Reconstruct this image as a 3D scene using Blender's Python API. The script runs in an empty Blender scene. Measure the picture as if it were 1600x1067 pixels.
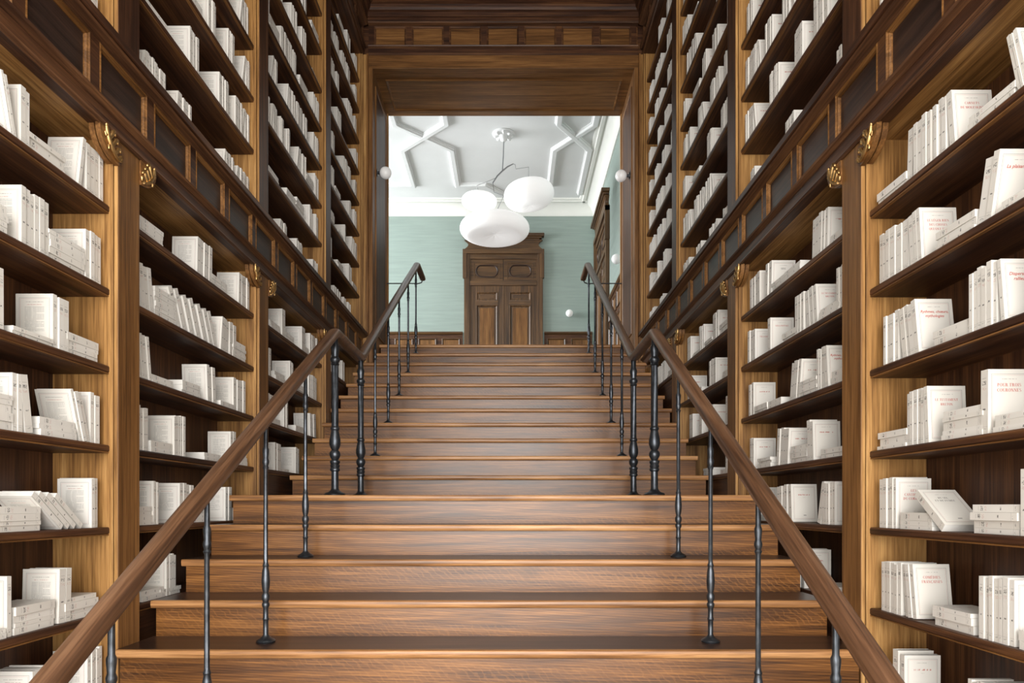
import bpy, bmesh, math, random
from mathutils import Matrix, Vector

R = math.radians
ZO = 1.6                      # eye height above the lower floor; all z below are relative to the eye
SC = bpy.context.scene
COL = SC.collection

# ------------------------------------------------------------------ camera, world, light, exposure
cam_d = bpy.data.cameras.new('camera')
cam_d.sensor_width = 36.0
cam_d.lens = 24.0
cam_d.shift_x = 1.0 / 1600
cam_d.shift_y = 256.5 / 1600
cam_d.clip_start = 0.05
cam = bpy.data.objects.new('camera', cam_d)
cam.location = (0, 0, ZO)
cam.rotation_euler = (R(90), 0, 0)
COL.objects.link(cam)
SC.camera = cam

world = bpy.data.worlds.new('world')
SC.world = world
world.use_nodes = True
bg = world.node_tree.nodes['Background']
bg.inputs[0].default_value = (0.90, 0.95, 1.0, 1)
bg.inputs[1].default_value = 1.0

def area(name, loc, rot, sx, sy, power, color):
    d = bpy.data.lights.new(name, 'AREA')
    d.shape = 'RECTANGLE'; d.size = sx; d.size_y = sy
    d.energy = power; d.color = color
    o = bpy.data.objects.new(name, d)
    o.location = (loc[0], loc[1], loc[2] + ZO); o.rotation_euler = rot
    COL.objects.link(o)
    return o

# wide added light behind the camera, standing for unseen daylight
area('rear_fill_light', (-0.1, -3.35, 1.15), (R(90), 0, 0), 8.2, 5.0, 490, (1.0, 0.965, 0.92))
# narrower, stronger added light that gives the risers their central sheen
area('riser_sheen_light', (-0.05, -3.30, 0.9), (R(90), 0, 0), 3.0, 4.8, 350, (1.0, 0.975, 0.94))
# added light at the unseen left wall, brightens the upper hall
area('hall_fill_light', (-6.4, 10.4, 3.9), (R(90), 0, R(-90)), 2.8, 2.6, 610, (0.96, 0.98, 1.0))

SC.view_settings.view_transform = 'Standard'
SC.view_settings.look = 'None'
SC.view_settings.exposure = 0.08
SC.view_settings.gamma = 1.0
SC.view_settings.use_curve_mapping = False

# ------------------------------------------------------------------ node helpers and materials
class NT:
    def __init__(self, name):
        self.m = bpy.data.materials.new(name)
        self.m.use_nodes = True
        self.t = self.m.node_tree
        self.b = self.t.nodes['Principled BSDF']
    def n(self, kind, **kw):
        nd = self.t.nodes.new(kind)
        for k, v in kw.items():
            if k.startswith('i_'):
                nd.inputs[k[2:].replace('_', ' ')].default_value = v
            else:
                setattr(nd, k, v)
        return nd
    def link(self, a, b):
        self.t.links.new(a, b)
    def math(self, op, a, b=None, c=None, clamp=False):
        nd = self.t.nodes.new('ShaderNodeMath'); nd.operation = op; nd.use_clamp = clamp
        for i, v in enumerate((a, b, c)):
            if v is None: continue
            if isinstance(v, (int, float)): nd.inputs[i].default_value = v
            else: self.link(v, nd.inputs[i])
        return nd.outputs[0]
    def mix(self, fac, a, b, mode='MIX'):
        nd = self.t.nodes.new('ShaderNodeMix'); nd.data_type = 'RGBA'; nd.blend_type = mode
        for sock, v in ((nd.inputs[0], fac), (nd.inputs[6], a), (nd.inputs[7], b)):
            if isinstance(v, (int, float)): sock.default_value = v
            elif isinstance(v, tuple): sock.default_value = v if len(v) == 4 else v + (1,)
            else: self.link(v, sock)
        return nd.outputs[2]
    def ramp(self, fac, stops):
        nd = self.t.nodes.new('ShaderNodeValToRGB')
        els = nd.color_ramp.elements
        while len(els) < len(stops): els.new(0.5)
        for e, (p, c) in zip(els, stops):
            e.position = p; e.color = c if len(c) == 4 else c + (1,)
        self.link(fac, nd.inputs[0])
        return nd.outputs[0]

def plain(name, col, rough=0.5, metal=0.0, var=0.0, scale=6.0, coat=0.0):
    t = NT(name)
    t.b.inputs['Roughness'].default_value = rough
    t.b.inputs['Metallic'].default_value = metal
    if coat: t.b.inputs['Coat Weight'].default_value = coat
    geo = t.n('ShaderNodeNewGeometry')
    nz = t.n('ShaderNodeTexNoise'); nz.inputs['Scale'].default_value = scale; nz.inputs['Detail'].default_value = 4
    t.link(geo.outputs['Position'], nz.inputs['Vector'])
    lo = tuple(c * (1 - var) for c in col); hi = tuple(min(1, c * (1 + var)) for c in col)
    t.link(t.ramp(nz.outputs['Fac'], [(0.3, lo), (0.7, hi)]), t.b.inputs['Base Color'])
    return t.m

def wood(name, axis, dark, mid, light, rough=0.42, flecks=0.0, spec=0.5, freq=16.0, slope=0.0):
    t = NT(name)
    geo = t.n('ShaderNodeNewGeometry')
    info = t.n('ShaderNodeObjectInfo')
    off = t.n('ShaderNodeVectorMath', operation='SCALE'); off.inputs[0].default_value = (7.3, 11.1, 5.7)
    t.link(info.outputs['Random'], off.inputs['Scale'])
    add = t.n('ShaderNodeVectorMath', operation='ADD')
    t.link(geo.outputs['Position'], add.inputs[0]); t.link(off.outputs[0], add.inputs[1])
    src = add.outputs[0]
    if slope:
        vr = t.n('ShaderNodeVectorRotate', rotation_type='X_AXIS'); vr.inputs['Angle'].default_value = -slope
        t.link(src, vr.inputs['Vector']); src = vr.outputs[0]
    def mapped(cross, along):
        mp = t.n('ShaderNodeMapping')
        s = [cross, cross, cross]; s['xyz'.index(axis)] = along
        mp.inputs['Scale'].default_value = s
        t.link(src, mp.inputs['Vector'])
        return mp.outputs[0]
    def noise(vec, scale, detail, dist=0.0):
        nz = t.n('ShaderNodeTexNoise')
        nz.inputs['Scale'].default_value = scale; nz.inputs['Detail'].default_value = detail
        nz.inputs['Distortion'].default_value = dist
        t.link(vec, nz.inputs['Vector'])
        return nz.outputs['Fac']
    grain = noise(mapped(freq, 0.9), 1.0, 6, 1.2)
    patch = noise(mapped(2.2, 0.7), 1.0, 3)
    pores = noise(mapped(190, 7), 1.0, 2)
    streak = noise(mapped(95, 1.8), 1.0, 4)
    f = t.math('ADD', t.math('ADD', t.math('MULTIPLY', grain, 0.45), t.math('MULTIPLY', patch, 0.22)), t.math('MULTIPLY', streak, 0.33))
    col = t.ramp(f, [(0.39, dark), (0.5, mid), (0.61, light)])
    pr = t.ramp(pores, [(0.34, (0.62, 0.58, 0.55)), (0.56, (1, 1, 1))])
    col = t.mix(0.75, col, pr, 'MULTIPLY')
    if flecks:
        # growth-ring figure: distorted bands along the board, and a few dark knots
        wv = t.n('ShaderNodeTexWave', wave_type='BANDS', bands_direction='DIAGONAL')
        wv.inputs['Scale'].default_value = 1.0; wv.inputs['Distortion'].default_value = 5.0
        wv.inputs['Detail'].default_value = 3.0; wv.inputs['Detail Scale'].default_value = 0.6
        t.link(mapped(55, 3.2), wv.inputs['Vector'])
        wt = t.ramp(wv.outputs['Fac'], [(0.10, (0.52, 0.46, 0.42)), (0.42, (1, 1, 1)), (1.0, (1.06, 1.06, 1.06))])
        col = t.mix(flecks, col, wt, 'MULTIPLY')
        # slanting golden ray flecks in the quarter-sawn stretches
        fw = t.n('ShaderNodeTexWave', wave_type='BANDS', bands_direction='DIAGONAL')
        fw.inputs['Scale'].default_value = 1.0; fw.inputs['Distortion'].default_value = 6.0
        fw.inputs['Detail'].default_value = 2.0; fw.inputs['Detail Scale'].default_value = 1.4
        t.link(mapped(21, 17), fw.inputs['Vector'])
        ft = t.ramp(fw.outputs['Fac'], [(0.72, (0, 0, 0)), (0.95, (1, 1, 1))])
        zone = t.ramp(noise(mapped(7.0, 0.5), 1.0, 2), [(0.50, (0, 0, 0)), (0.66, (1, 1, 1))])
        col = t.mix(t.math('MULTIPLY', t.math('MULTIPLY', ft, zone), flecks * 0.5), col, tuple(min(1, c * 1.25) for c in light))
        kn = noise(mapped(8, 3.2), 1.0, 3)
        kt = t.ramp(kn, [(0.66, (0, 0, 0)), (0.80, (1, 1, 1))])
        col = t.mix(t.math('MULTIPLY', kt, 0.55), col, tuple(c * 0.5 for c in dark))
    t.link(col, t.b.inputs['Base Color'])
    rg = t.math('ADD', t.math('MULTIPLY', patch, 0.16), rough - 0.08)
    t.link(rg, t.b.inputs['Roughness'])
    t.b.inputs['Specular IOR Level'].default_value = spec
    bp = t.n('ShaderNodeBump'); bp.inputs['Strength'].default_value = 0.12; bp.inputs['Distance'].default_value = 0.002
    t.link(pores, bp.inputs['Height']); t.link(bp.outputs[0], t.b.inputs['Normal'])
    return t.m

LT = ((0.17, 0.078, 0.022), (0.35, 0.178, 0.055), (0.50, 0.28, 0.098))
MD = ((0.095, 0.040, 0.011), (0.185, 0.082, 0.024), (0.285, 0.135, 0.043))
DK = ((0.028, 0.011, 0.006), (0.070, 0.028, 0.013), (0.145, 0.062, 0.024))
PN = ((0.016, 0.009, 0.007), (0.040, 0.021, 0.015), (0.085, 0.043, 0.024))
ST = ((0.066, 0.025, 0.0065), (0.165, 0.065, 0.0155), (0.30, 0.128, 0.033))
FZ = ((0.042, 0.018, 0.010), (0.095, 0.042, 0.020), (0.175, 0.080, 0.034))
TR = ((0.024, 0.012, 0.009), (0.052, 0.026, 0.017), (0.090, 0.045, 0.027))
RL = ((0.045, 0.021, 0.011), (0.112, 0.053, 0.026), (0.195, 0.102, 0.054))
M = {}
for ax in 'xyz':  # oak tones mix each part's stain with light and shade put into the colour
    M['light_' + ax] = wood('honey_oak_' + ax, ax, *LT, rough=0.48, spec=0.35)
    M['mid_' + ax] = wood('brown_oak_' + ax, ax, *MD, rough=0.46, spec=0.3)
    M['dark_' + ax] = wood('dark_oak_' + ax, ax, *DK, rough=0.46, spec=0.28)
    M['frieze_' + ax] = wood('frieze_oak_' + ax, ax, *FZ, rough=0.42, spec=0.35)
    M['panel_' + ax] = wood('smoked_oak_' + ax, ax, *PN, rough=0.42, freq=7, spec=0.35)
M['riser'] = wood('riser_oak', 'x', *ST, rough=0.33, flecks=0.6, freq=20)
M['tread'] = wood('tread_oak', 'x', *TR, rough=0.34, freq=9)
M['nosing'] = wood('nosing_oak', 'x', (0.16, 0.07, 0.025), (0.36, 0.17, 0.062), (0.55, 0.29, 0.12), rough=0.36, freq=16)
M['rail'] = wood('handrail_oak', 'y', *RL, rough=0.36, freq=22, slope=0.52)
M['door_z'] = wood('door_oak_z', 'z', (0.034, 0.015, 0.005), (0.088, 0.041, 0.013), (0.155, 0.076, 0.026), rough=0.40)
M['door_x'] = wood('door_oak_x', 'x', (0.034, 0.015, 0.005), (0.088, 0.041, 0.013), (0.155, 0.076, 0.026), rough=0.40)
M['door_y'] = wood('door_oak_y', 'y', (0.034, 0.015, 0.005), (0.088, 0.041, 0.013), (0.155, 0.076, 0.026), rough=0.40)
M['iron'] = plain('cast_iron', (0.075, 0.083, 0.095), 0.36, 0.85, 0.35, 30)
M['gold'] = plain('gilt_bronze', (0.66, 0.42, 0.17), 0.45, 1.0, 0.3, 40)
M['plaster'] = plain('white_plaster', (0.84, 0.85, 0.85), 0.7, 0, 0.02, 3)
M['cream'] = plain('cream_plaster', (0.86, 0.86, 0.81), 0.65, 0, 0.02, 3)
M['foyer'] = plain('foyer_plaster', (0.75, 0.73, 0.69), 0.8, 0, 0.03, 2)
M['stone'] = plain('foyer_stone', (0.42, 0.37, 0.31), 0.5, 0, 0.12, 3)
M['shade'] = plain('paper_shade', (0.93, 0.93, 0.94), 0.75, 0, 0.01, 4)
M['globe'] = plain('opal_glass', (0.86, 0.86, 0.85), 0.25, 0, 0.01, 4)
for nm, e in (('shade', 0.34), ('globe', 0.12)):
    pb = M[nm].node_tree.nodes['Principled BSDF']
    pb.inputs['Emission Color'].default_value = (1, 0.99, 0.97, 1); pb.inputs['Emission Strength'].default_value = e
M['brass'] = plain('steel_wire', (0.32, 0.33, 0.34), 0.35, 1.0, 0.1, 20)
M['frame_white'] = plain('white_window_paint', (0.8, 0.8, 0.78), 0.45, 0, 0.02, 5)

def green_wall():
    t = NT('green_wall_cloth')
    geo = t.n('ShaderNodeNewGeometry')
    mp = t.n('ShaderNodeMapping'); mp.inputs['Scale'].default_value = (1.6, 1.6, 26)
    t.link(geo.outputs['Position'], mp.inputs['Vector'])
    nz = t.n('ShaderNodeTexNoise'); nz.inputs['Scale'].default_value = 1.0; nz.inputs['Detail'].default_value = 4
    t.link(mp.outputs[0], nz.inputs['Vector'])
    t.link(t.ramp(nz.outputs['Fac'], [(0.3, (0.255, 0.315, 0.284)), (0.7, (0.300, 0.366, 0.332))]), t.b.inputs['Base Color'])
    t.b.inputs['Roughness'].default_value = 0.7
    return t.m
M['green'] = green_wall()

PAPER = (0.775, 0.75, 0.705)
def print_mat(name, kind):
    """Paper with flat print, laid out on the UVs of one cover face (u across, v up)."""
    t = NT(name)
    t.b.inputs['Roughness'].default_value = 0.55
    uv = t.n('ShaderNodeUVMap')
    sp = t.n('ShaderNodeSeparateXYZ'); t.link(uv.outputs[0], sp.inputs[0])
    u, v = sp.outputs[0], sp.outputs[1]
    info = t.n('ShaderNodeObjectInfo')
    def box(u0, u1, v0, v1):
        a = t.math('LESS_THAN', t.math('ABSOLUTE', t.math('SUBTRACT', u, (u0 + u1) / 2)), (u1 - u0) / 2)
        b = t.math('LESS_THAN', t.math('ABSOLUTE', t.math('SUBTRACT', v, (v0 + v1) / 2)), (v1 - v0) / 2)
        return t.math('MULTIPLY', a, b)
    def scrawl(su, sv, thr):
        cb = t.n('ShaderNodeCombineXYZ')
        t.link(t.math('MULTIPLY', u, su), cb.inputs[0])
        t.link(t.math('MULTIPLY', v, sv), cb.inputs[1])
        t.link(t.math('MULTIPLY', info.outputs['Random'], 40.0), cb.inputs[2])
        nz = t.n('ShaderNodeTexNoise'); nz.inputs['Scale'].default_value = 1.0; nz.inputs['Detail'].default_value = 1
        t.link(cb.outputs[0], nz.inputs['Vector'])
        return t.math('GREATER_THAN', nz.outputs['Fac'], thr)
    def ring(ins, w):
        a = t.math('SUBTRACT', t.math('MULTIPLY', t.math('ABSOLUTE', t.math('SUBTRACT', u, 0.5)), 0.14), 0.07 - ins)
        b = t.math('SUBTRACT', t.math('MULTIPLY', t.math('ABSOLUTE', t.math('SUBTRACT', v, 0.5)), 0.205), 0.1025 - ins * 1.15)
        d = t.math('MAXIMUM', a, b)
        return t.math('LESS_THAN', t.math('ABSOLUTE', d), w)
    nzp = t.n('ShaderNodeTexNoise'); nzp.inputs['Scale'].default_value = 9
    geo = t.n('ShaderNodeNewGeometry'); t.link(geo.outputs['Position'], nzp.inputs['Vector'])
    col = t.ramp(nzp.outputs['Fac'], [(0.3, tuple(c * 0.97 for c in PAPER)), (0.7, PAPER)])
    tint = t.ramp(info.outputs['Random'], [(0.0, (0.93, 0.92, 0.90)), (1.0, (1, 1, 1))])
    col = t.mix(1.0, col, tint, 'MULTIPLY')
    ink, red = (0.10, 0.095, 0.09), (0.46, 0.12, 0.09)
    if kind == 'spine':
        bars = [(0.2, 0.8, 0.86, 0.875, 30, 60, 0.0, ink, 0.25), (0.2, 0.8, 0.765, 0.825, 7, 70, 0.5, ink, 0.9),
                (0.18, 0.82, 0.685, 0.735, 8, 90, 0.54, red, 0.4), (0.3, 0.7, 0.375, 0.40, 4, 60, 0.44, ink, 0.9),
                (0.0, 1.0, 0.115, 0.119, 1, 1, 0.0, ink, 0.5), (0.2, 0.8, 0.07, 0.095, 8, 50, 0.52, ink, 0.5)]
    elif kind in ('front', 'front_bare'):
        bars = [(0.33, 0.67, 0.845, 0.853, 60, 30, 0.46, ink, 0.55)]
        if kind == 'front':
            bars += [(0.26, 0.74, 0.70, 0.73, 34, 12, 0.47, red, 0.75), (0.45, 0.55, 0.645, 0.652, 30, 30, 0.45, ink, 0.4)]
        bars += [(0.46, 0.57, 0.165, 0.185, 22, 22, 0.43, ink, 0.8)]
    else:
        bars = [(0.26, 0.74, 0.845, 0.855, 60, 20, 0.46, ink, 0.6), (0.30, 0.70, 0.795, 0.806, 50, 20, 0.46, red, 0.55)]
        for i in range(17):
            vv = 0.755 - i * 0.027
            bars.append((0.24, 0.76 if i % 5 != 4 else 0.55, vv - 0.004, vv + 0.004, 55, 20 + i, 0.40, ink, 0.6))
    for (u0, u1, v0, v1, su, sv, thr, c, k) in bars:
        m = box(u0, u1, v0, v1)
        if thr > 0: m = t.math('MULTIPLY', m, scrawl(su, sv, thr))
        col = t.mix(t.math('MULTIPLY', m, k), col, c)
    if kind != 'spine':
        col = t.mix(t.math('MULTIPLY', ring(0.013, 0.0005), 0.75), col, ink)
        col = t.mix(t.math('MULTIPLY', ring(0.0165, 0.0004), 0.6), col, red)
    t.link(col, t.b.inputs['Base Color'])
    return t.m
M['paper'] = plain('book_paper', PAPER, 0.6, 0, 0.02, 9)
M['pages'] = plain('page_edges', (0.80, 0.785, 0.745), 0.8, 0, 0.03, 60)
M['spine'] = print_mat('printed_spine', 'spine')
M['front'] = print_mat('printed_front_cover', 'front')
M['front_bare'] = print_mat('printed_front_frame', 'front_bare')
M['back'] = print_mat('printed_back_cover', 'back')
M['ink_red'] = plain('red_title_ink', (0.50, 0.055, 0.035), 0.6)
M['ink_dark'] = plain('black_title_ink', (0.04, 0.035, 0.035), 0.6)

# ------------------------------------------------------------------ mesh builder
ORIG = {}
class MB:
    def __init__(s):
        s.v = []; s.f = []; s.mi = []; s.uv = None
    def face(s, idx, mi=0):
        s.f.append(idx); s.mi.append(mi)
    def box(s, x0, x1, y0, y1, z0, z1):
        if x0 > x1: x0, x1 = x1, x0
        b = len(s.v)
        s.v += [(x0, y0, z0), (x1, y0, z0), (x1, y1, z0), (x0, y1, z0), (x0, y0, z1), (x1, y0, z1), (x1, y1, z1), (x0, y1, z1)]
        for q in ((3, 2, 1, 0), (4, 5, 6, 7), (0, 1, 5, 4), (1, 2, 6, 5), (2, 3, 7, 6), (3, 0, 4, 7)):
            s.face([b + i for i in q])
        return s
    def prism(s, prof, a0, a1, P):
        """closed profile [(p, q)] extruded from a0 to a1; P(a, p, q) gives the point"""
        b = len(s.v); n = len(prof)
        for a in (a0, a1):
            s.v += [tuple(P(a, p, q)) for p, q in prof]
        s.face([b + i for i in range(n)]); s.face([b + n + i for i in reversed(range(n))])
        for i in range(n):
            j = (i + 1) % n
            s.face([b + i, b + j, b + n + j, b + n + i])
        return s
    def lathe(s, prof, seg=14, c=(0, 0, 0), flute=None):
        b = len(s.v); n = len(prof)
        for k in range(seg):
            a = 2 * math.pi * k / seg
            for i, (r, z) in enumerate(prof):
                rr = r
                if flute and flute[0] <= z <= flute[1]: rr = r * (1 - flute[2] * (k % 2))
                s.v.append((c[0] + rr * math.cos(a), c[1] + rr * math.sin(a), c[2] + z))
        for k in range(seg):
            k2 = (k + 1) % seg
            for i in range(n - 1):
                s.face([b + k * n + i, b + k2 * n + i, b + k2 * n + i + 1, b + k * n + i + 1])
        s.face([b + k * n for k in reversed(range(seg))]); s.face([b + k * n + n - 1 for k in range(seg)])
        return s
    def tube(s, path, rad, seg=8):
        path = [Vector(p) for p in path]; n = len(path)
        rads = rad if isinstance(rad, (list, tuple)) else [rad] * n
        b = len(s.v); up = Vector((0, 0, 1)); pn = None
        for i, p in enumerate(path):
            d = (path[min(i + 1, n - 1)] - path[max(i - 1, 0)]).normalized()
            if pn is None:
                pn = d.orthogonal().normalized()
            pn = (pn - d * pn.dot(d)).normalized()
            q = d.cross(pn)
            for k in range(seg):
                a = 2 * math.pi * k / seg
                s.v.append(tuple(p + (pn * math.cos(a) + q * math.sin(a)) * rads[i]))
        for i in range(n - 1):
            for k in range(seg):
                k2 = (k + 1) % seg
                s.face([b + i * seg + k, b + i * seg + k2, b + (i + 1) * seg + k2, b + (i + 1) * seg + k])
        s.face([b + k for k in reversed(range(seg))]); s.face([b + (n - 1) * seg + k for k in range(seg)])
        return s
    def ball(s, c, r, seg=10, rings=6, sc=(1, 1, 1), mat=None):
        b = len(s.v)
        pts = []
        for i in range(1, rings):
            th = math.pi * i / rings
            for k in range(seg):
                a = 2 * math.pi * k / seg
                pts.append(Vector((math.sin(th) * math.cos(a) * sc[0], math.sin(th) * math.sin(a) * sc[1], math.cos(th) * sc[2])) * r)
        pts += [Vector((0, 0, r * sc[2])), Vector((0, 0, -r * sc[2]))]
        if mat is not None: pts = [mat @ p for p in pts]
        s.v += [tuple(p + Vector(c)) for p in pts]
        T = b + (rings - 1) * seg
        for k in range(seg):
            k2 = (k + 1) % seg
            s.face([T, b + k, b + k2]); s.face([T + 1, b + (rings - 2) * seg + k2, b + (rings - 2) * seg + k])
            for i in range(rings - 2):
                s.face([b + i * seg + k, b + (i + 1) * seg + k, b + (i + 1) * seg + k2, b + i * seg + k2])
        return s
    def frame(s, poly, prof, P):
        """profile [(inset, height)] swept round a closed polygon [(u, v)] (counter-clockwise); P(u, v, h)"""
        n = len(poly); m = len(prof); b = len(s.v)
        for i in range(n):
            p = Vector(poly[i]); a = Vector(poly[i - 1]); c = Vector(poly[(i + 1) % n])
            d1 = (p - a).normalized(); d2 = (c - p).normalized()
            n1 = Vector((-d1.y, d1.x)); n2 = Vector((-d2.y, d2.x))
            mt = (n1 + n2) / (1 + n1.dot(n2))
            for o, h in prof:
                q = p + mt * o
                s.v.append(tuple(P(q.x, q.y, h)))
        for i in range(n):
            j = (i + 1) % n
            for k in range(m - 1):
                s.face([b + i * m + k, b + j * m + k, b + j * m + k + 1, b + i * m + k + 1])
        return s
    def mesh(s, name, o=(0, 0, 0), mats=(), smooth=None):
        me = bpy.data.meshes.new(name)
        me.from_pydata([(x - o[0], y - o[1], z - o[2]) for x, y, z in s.v], [], s.f)
        for mt in mats: me.materials.append(mt)
        if len(mats) > 1:
            me.polygons.foreach_set('material_index', s.mi)
        if s.uv is not None:
            l = me.uv_layers.new(name='UVMap')
            l.data.foreach_set('uv', s.uv)
        else:
            bm = bmesh.new(); bm.from_mesh(me)
            bmesh.ops.recalc_face_normals(bm, faces=bm.faces)
            bm.to_mesh(me); bm.free()
        if smooth is not None:
            me.polygons.foreach_set('use_smooth', [True] * len(me.polygons))
            me.set_sharp_from_angle(angle=R(smooth))
        me.update()
        return me
    def build(s, name, mat, parent=None, smooth=None, bevel=0, **props):
        mats = mat if isinstance(mat, (list, tuple)) else (mat,)
        if parent is not None:
            o = ORIG[parent.name]
        else:
            xs, ys, zs = zip(*s.v)
            o = ((min(xs) + max(xs)) / 2, (min(ys) + max(ys)) / 2, min(zs))
        ob = bpy.data.objects.new(name, s.mesh(name, o, mats, smooth))
        COL.objects.link(ob)
        if parent is not None: ob.parent = parent
        else: ob.location = (o[0], o[1], o[2] + ZO)
        ORIG[ob.name] = o
        if bevel:
            md = ob.modifiers.new('bevel', 'BEVEL'); md.width = bevel; md.segments = 2; md.limit_method = 'ANGLE'
        for k, v in props.items(): ob[k] = v
        return ob

def thing(name, loc, label=None, cat=None, group=None, kind=None):
    o = bpy.data.objects.new(name, None)
    o.empty_display_size = 0.1
    COL.objects.link(o)
    o.location = (loc[0], loc[1], loc[2] + ZO)
    ORIG[o.name] = tuple(loc)
    if label: o['label'] = label
    if cat: o['category'] = cat
    if group: o['group'] = group
    if kind: o['kind'] = kind
    return o

W = {-1: 1.654, 1: 1.471}
SIDE = {-1: 'left', 1: 'right'}
def X(s, t): return s * (W[s] + t)
def PS(s): return lambda a, t, z: (X(s, t), a, z)      # profile (t, z) run along the corridor
def PX(a, y, z): return (a, y, z)                       # profile (y, z) run across

# ------------------------------------------------------------------ the setting
def struct(name, mb, mat, **k):
    return mb.build(name, mat, None, kind='structure', **k)

CEIL = 5.62
FL = -1.6
struct('floor', MB().box(-4.6, 4.4, -3.5, 1.30, FL - 0.1, FL), M['stone'], label='pale stone floor of the entrance hall', category='floor')
struct('ceiling', MB().box(-4.6, 4.4, -3.5, 1.2, CEIL, CEIL + 0.1), M['foyer'], label='plain plaster ceiling of the entrance hall, added to block top light', category='ceiling')  # unseen, added so that no light falls on the treads from above
struct('ceiling_stair', MB().box(-2.1, 1.9, 1.2, 7.7, CEIL, CEIL + 0.1), M['dark_x'], label='dark wooden ceiling over the staircase', category='ceiling')
struct('floor_under_stairs', MB().box(-2.1, 1.9, 1.30, 8.6, FL - 0.1, FL), M['stone'], label='stone floor beneath the staircase, added to stop a light leak', category='floor')  # added to close the void under the stairs against world light
struct('wall_under_hall', MB().box(-2.1, 1.9, 8.5, 8.6, FL, 1.78), M['foyer'], label='plaster wall beneath the upper hall, added to stop a light leak', category='wall')  # unseen, added to shut out world light from the hall side
struct('wall_foyer_left', MB().box(-4.7, -4.6, -3.5, 1.3, FL, CEIL), M['foyer'], label='left plaster wall of the entrance hall', category='wall')
struct('wall_foyer_right', MB().box(4.4, 4.5, -3.5, 1.3, FL, CEIL), M['foyer'], label='right plaster wall of the entrance hall', category='wall')
struct('wall_front_left', MB().box(-4.6, X(-1, 0.30), 1.2, 1.3, FL, CEIL), M['foyer'], label='plaster wall left of the stair opening', category='wall')
struct('wall_front_right', MB().box(X(1, 0.30), 4.4, 1.2, 1.3, FL, CEIL), M['foyer'], label='plaster wall right of the stair opening', category='wall')
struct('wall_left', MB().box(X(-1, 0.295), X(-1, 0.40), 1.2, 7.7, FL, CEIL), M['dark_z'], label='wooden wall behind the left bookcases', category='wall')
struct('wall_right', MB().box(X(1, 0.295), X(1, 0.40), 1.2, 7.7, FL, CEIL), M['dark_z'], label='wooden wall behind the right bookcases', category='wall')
# invented window wall behind the camera, a setting for the added lights
wr = MB()
wr.box(-4.6, -4.25, -3.6, -3.5, FL, CEIL).box(4.05, 4.4, -3.6, -3.5, FL, CEIL)
wr.box(-4.25, 4.05, -3.6, -3.5, FL, -1.35).box(-4.25, 4.05, -3.6, -3.5, 3.7, CEIL)
struct('wall_rear_added', wr, M['foyer'], label='invented entrance wall with window opening behind the viewer', category='wall')
wf = thing('added_window_1', (0, -3.55, -1.35), 'invented white framed window wall of the unseen entrance hall', 'window', kind='structure')
for k in range(6):
    x = -4.25 + k * 8.3 / 5
    MB().box(x - 0.03, x + 0.03, -3.58, -3.52, -1.35, 3.7).build('mullion', M['frame_white'], wf)
for z in (-1.32, 1.0, 2.6, 3.67):
    MB().box(-4.25, 4.05, -3.58, -3.52, z - 0.03, z + 0.03).build('transom', M['frame_white'], wf)

# ------------------------------------------------------------------ staircase
G, RISE = 0.291, 0.166
steps = [(2.835 + G * k, -0.602 + RISE * k) for k in range(-6, 5)] + [(5.09 + 0.29 * (i - 1), 0.06 + RISE * i) for i in range(1, 12)]
stair = thing('staircase', (-0.09, 2.0, FL), 'broad oak staircase rising between the two walls of books', 'staircase')
OPX0, OPX1 = -1.546, 1.372
for i, (d, z) in enumerate(steps):
    nxt = steps[i + 1][0] if i + 1 < len(steps) else d + 0.36
    inside = d > 7.6
    xl, xr = (OPX0 + 0.001, OPX1 - 0.001) if inside else (X(-1, -0.001), X(1, -0.001))
    th = 0.034
    prof = [(d + 0.006, z), (nxt + 0.03, z), (nxt + 0.03, z - th), (d + 0.006, z - th), (d + 0.001, z - th + 0.004), (d, z - 0.012), (d + 0.002, z - 0.004)]
    y0n = d + 0.030
    tr = MB().prism([(y0n, z), (nxt + 0.03, z), (nxt + 0.03, z - th), (y0n, z - th)], xl, xr, PX)
    nm = 'landing' if i == 10 else 'tread'
    tr.build(nm, M['tread'], stair)
    MB().prism([(d + 0.005, z), (y0n, z), (y0n, z - th), (d + 0.007, z - th), (d + 0.002, z - th + 0.005), (d, z - 0.014), (d + 0.0015, z - 0.004)], xl, xr, PX).build('nosing', M['nosing'], stair, smooth=50)
    MB().box(xl + 0.012, xr - 0.012, d + 0.028, d + 0.046, z - RISE, z - th).build('riser', M['riser'], stair)
    if i > 0:
        MB().box(xl + 0.014, xr - 0.014, d + 0.046, nxt + 0.028, max(FL, z - 0.40), z - th).build('stair_core', M['dark_y'], stair)

# ------------------------------------------------------------------ bookcases
BAYS = [(1.427, 2.874), (3.037, 4.484), (4.647, 6.094), (6.257, 7.600)]
ENDS = [3.037, 4.647, 6.257, 7.620]
LOW = {-1: [1.261, 0.912, 0.587, 0.2546, -0.0905, -0.4476, -0.79, -1.13], 1: [1.240, 0.910, 0.570, 0.229, -0.091, -0.430, -0.78, -1.12]}
UPP = [1.924] + [2.338 + 0.343 * k for k in range(8)]
LOWMIN = [-1.6, -0.62, 0.02, 0.95]
BAYNAME = ['front', 'second', 'third', 'rear']
Z0F, Z0T = 1.540, 5.030

def shelf(s, y0, y1, z, parent):
    pr = [(0.053, z - 0.034), (0.053, z - 0.029), (0.041, z - 0.029), (0.036, z - 0.024), (0.036, z - 0.006), (0.040, z), (0.277, z), (0.277, z - 0.034)]
    sh = MB().prism(pr, y0, y1, PS(s)).build('shelf', M['dark_y'], parent)
    MB().prism([(0.0375, z - 0.0335), (0.0375, z - 0.030), (0.0415, z - 0.028), (0.0535, z - 0.0285), (0.0535, z - 0.0335)], y0, y1, PS(s)).build('edge_bead', M['mid_y'], sh)
    return sh

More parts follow.
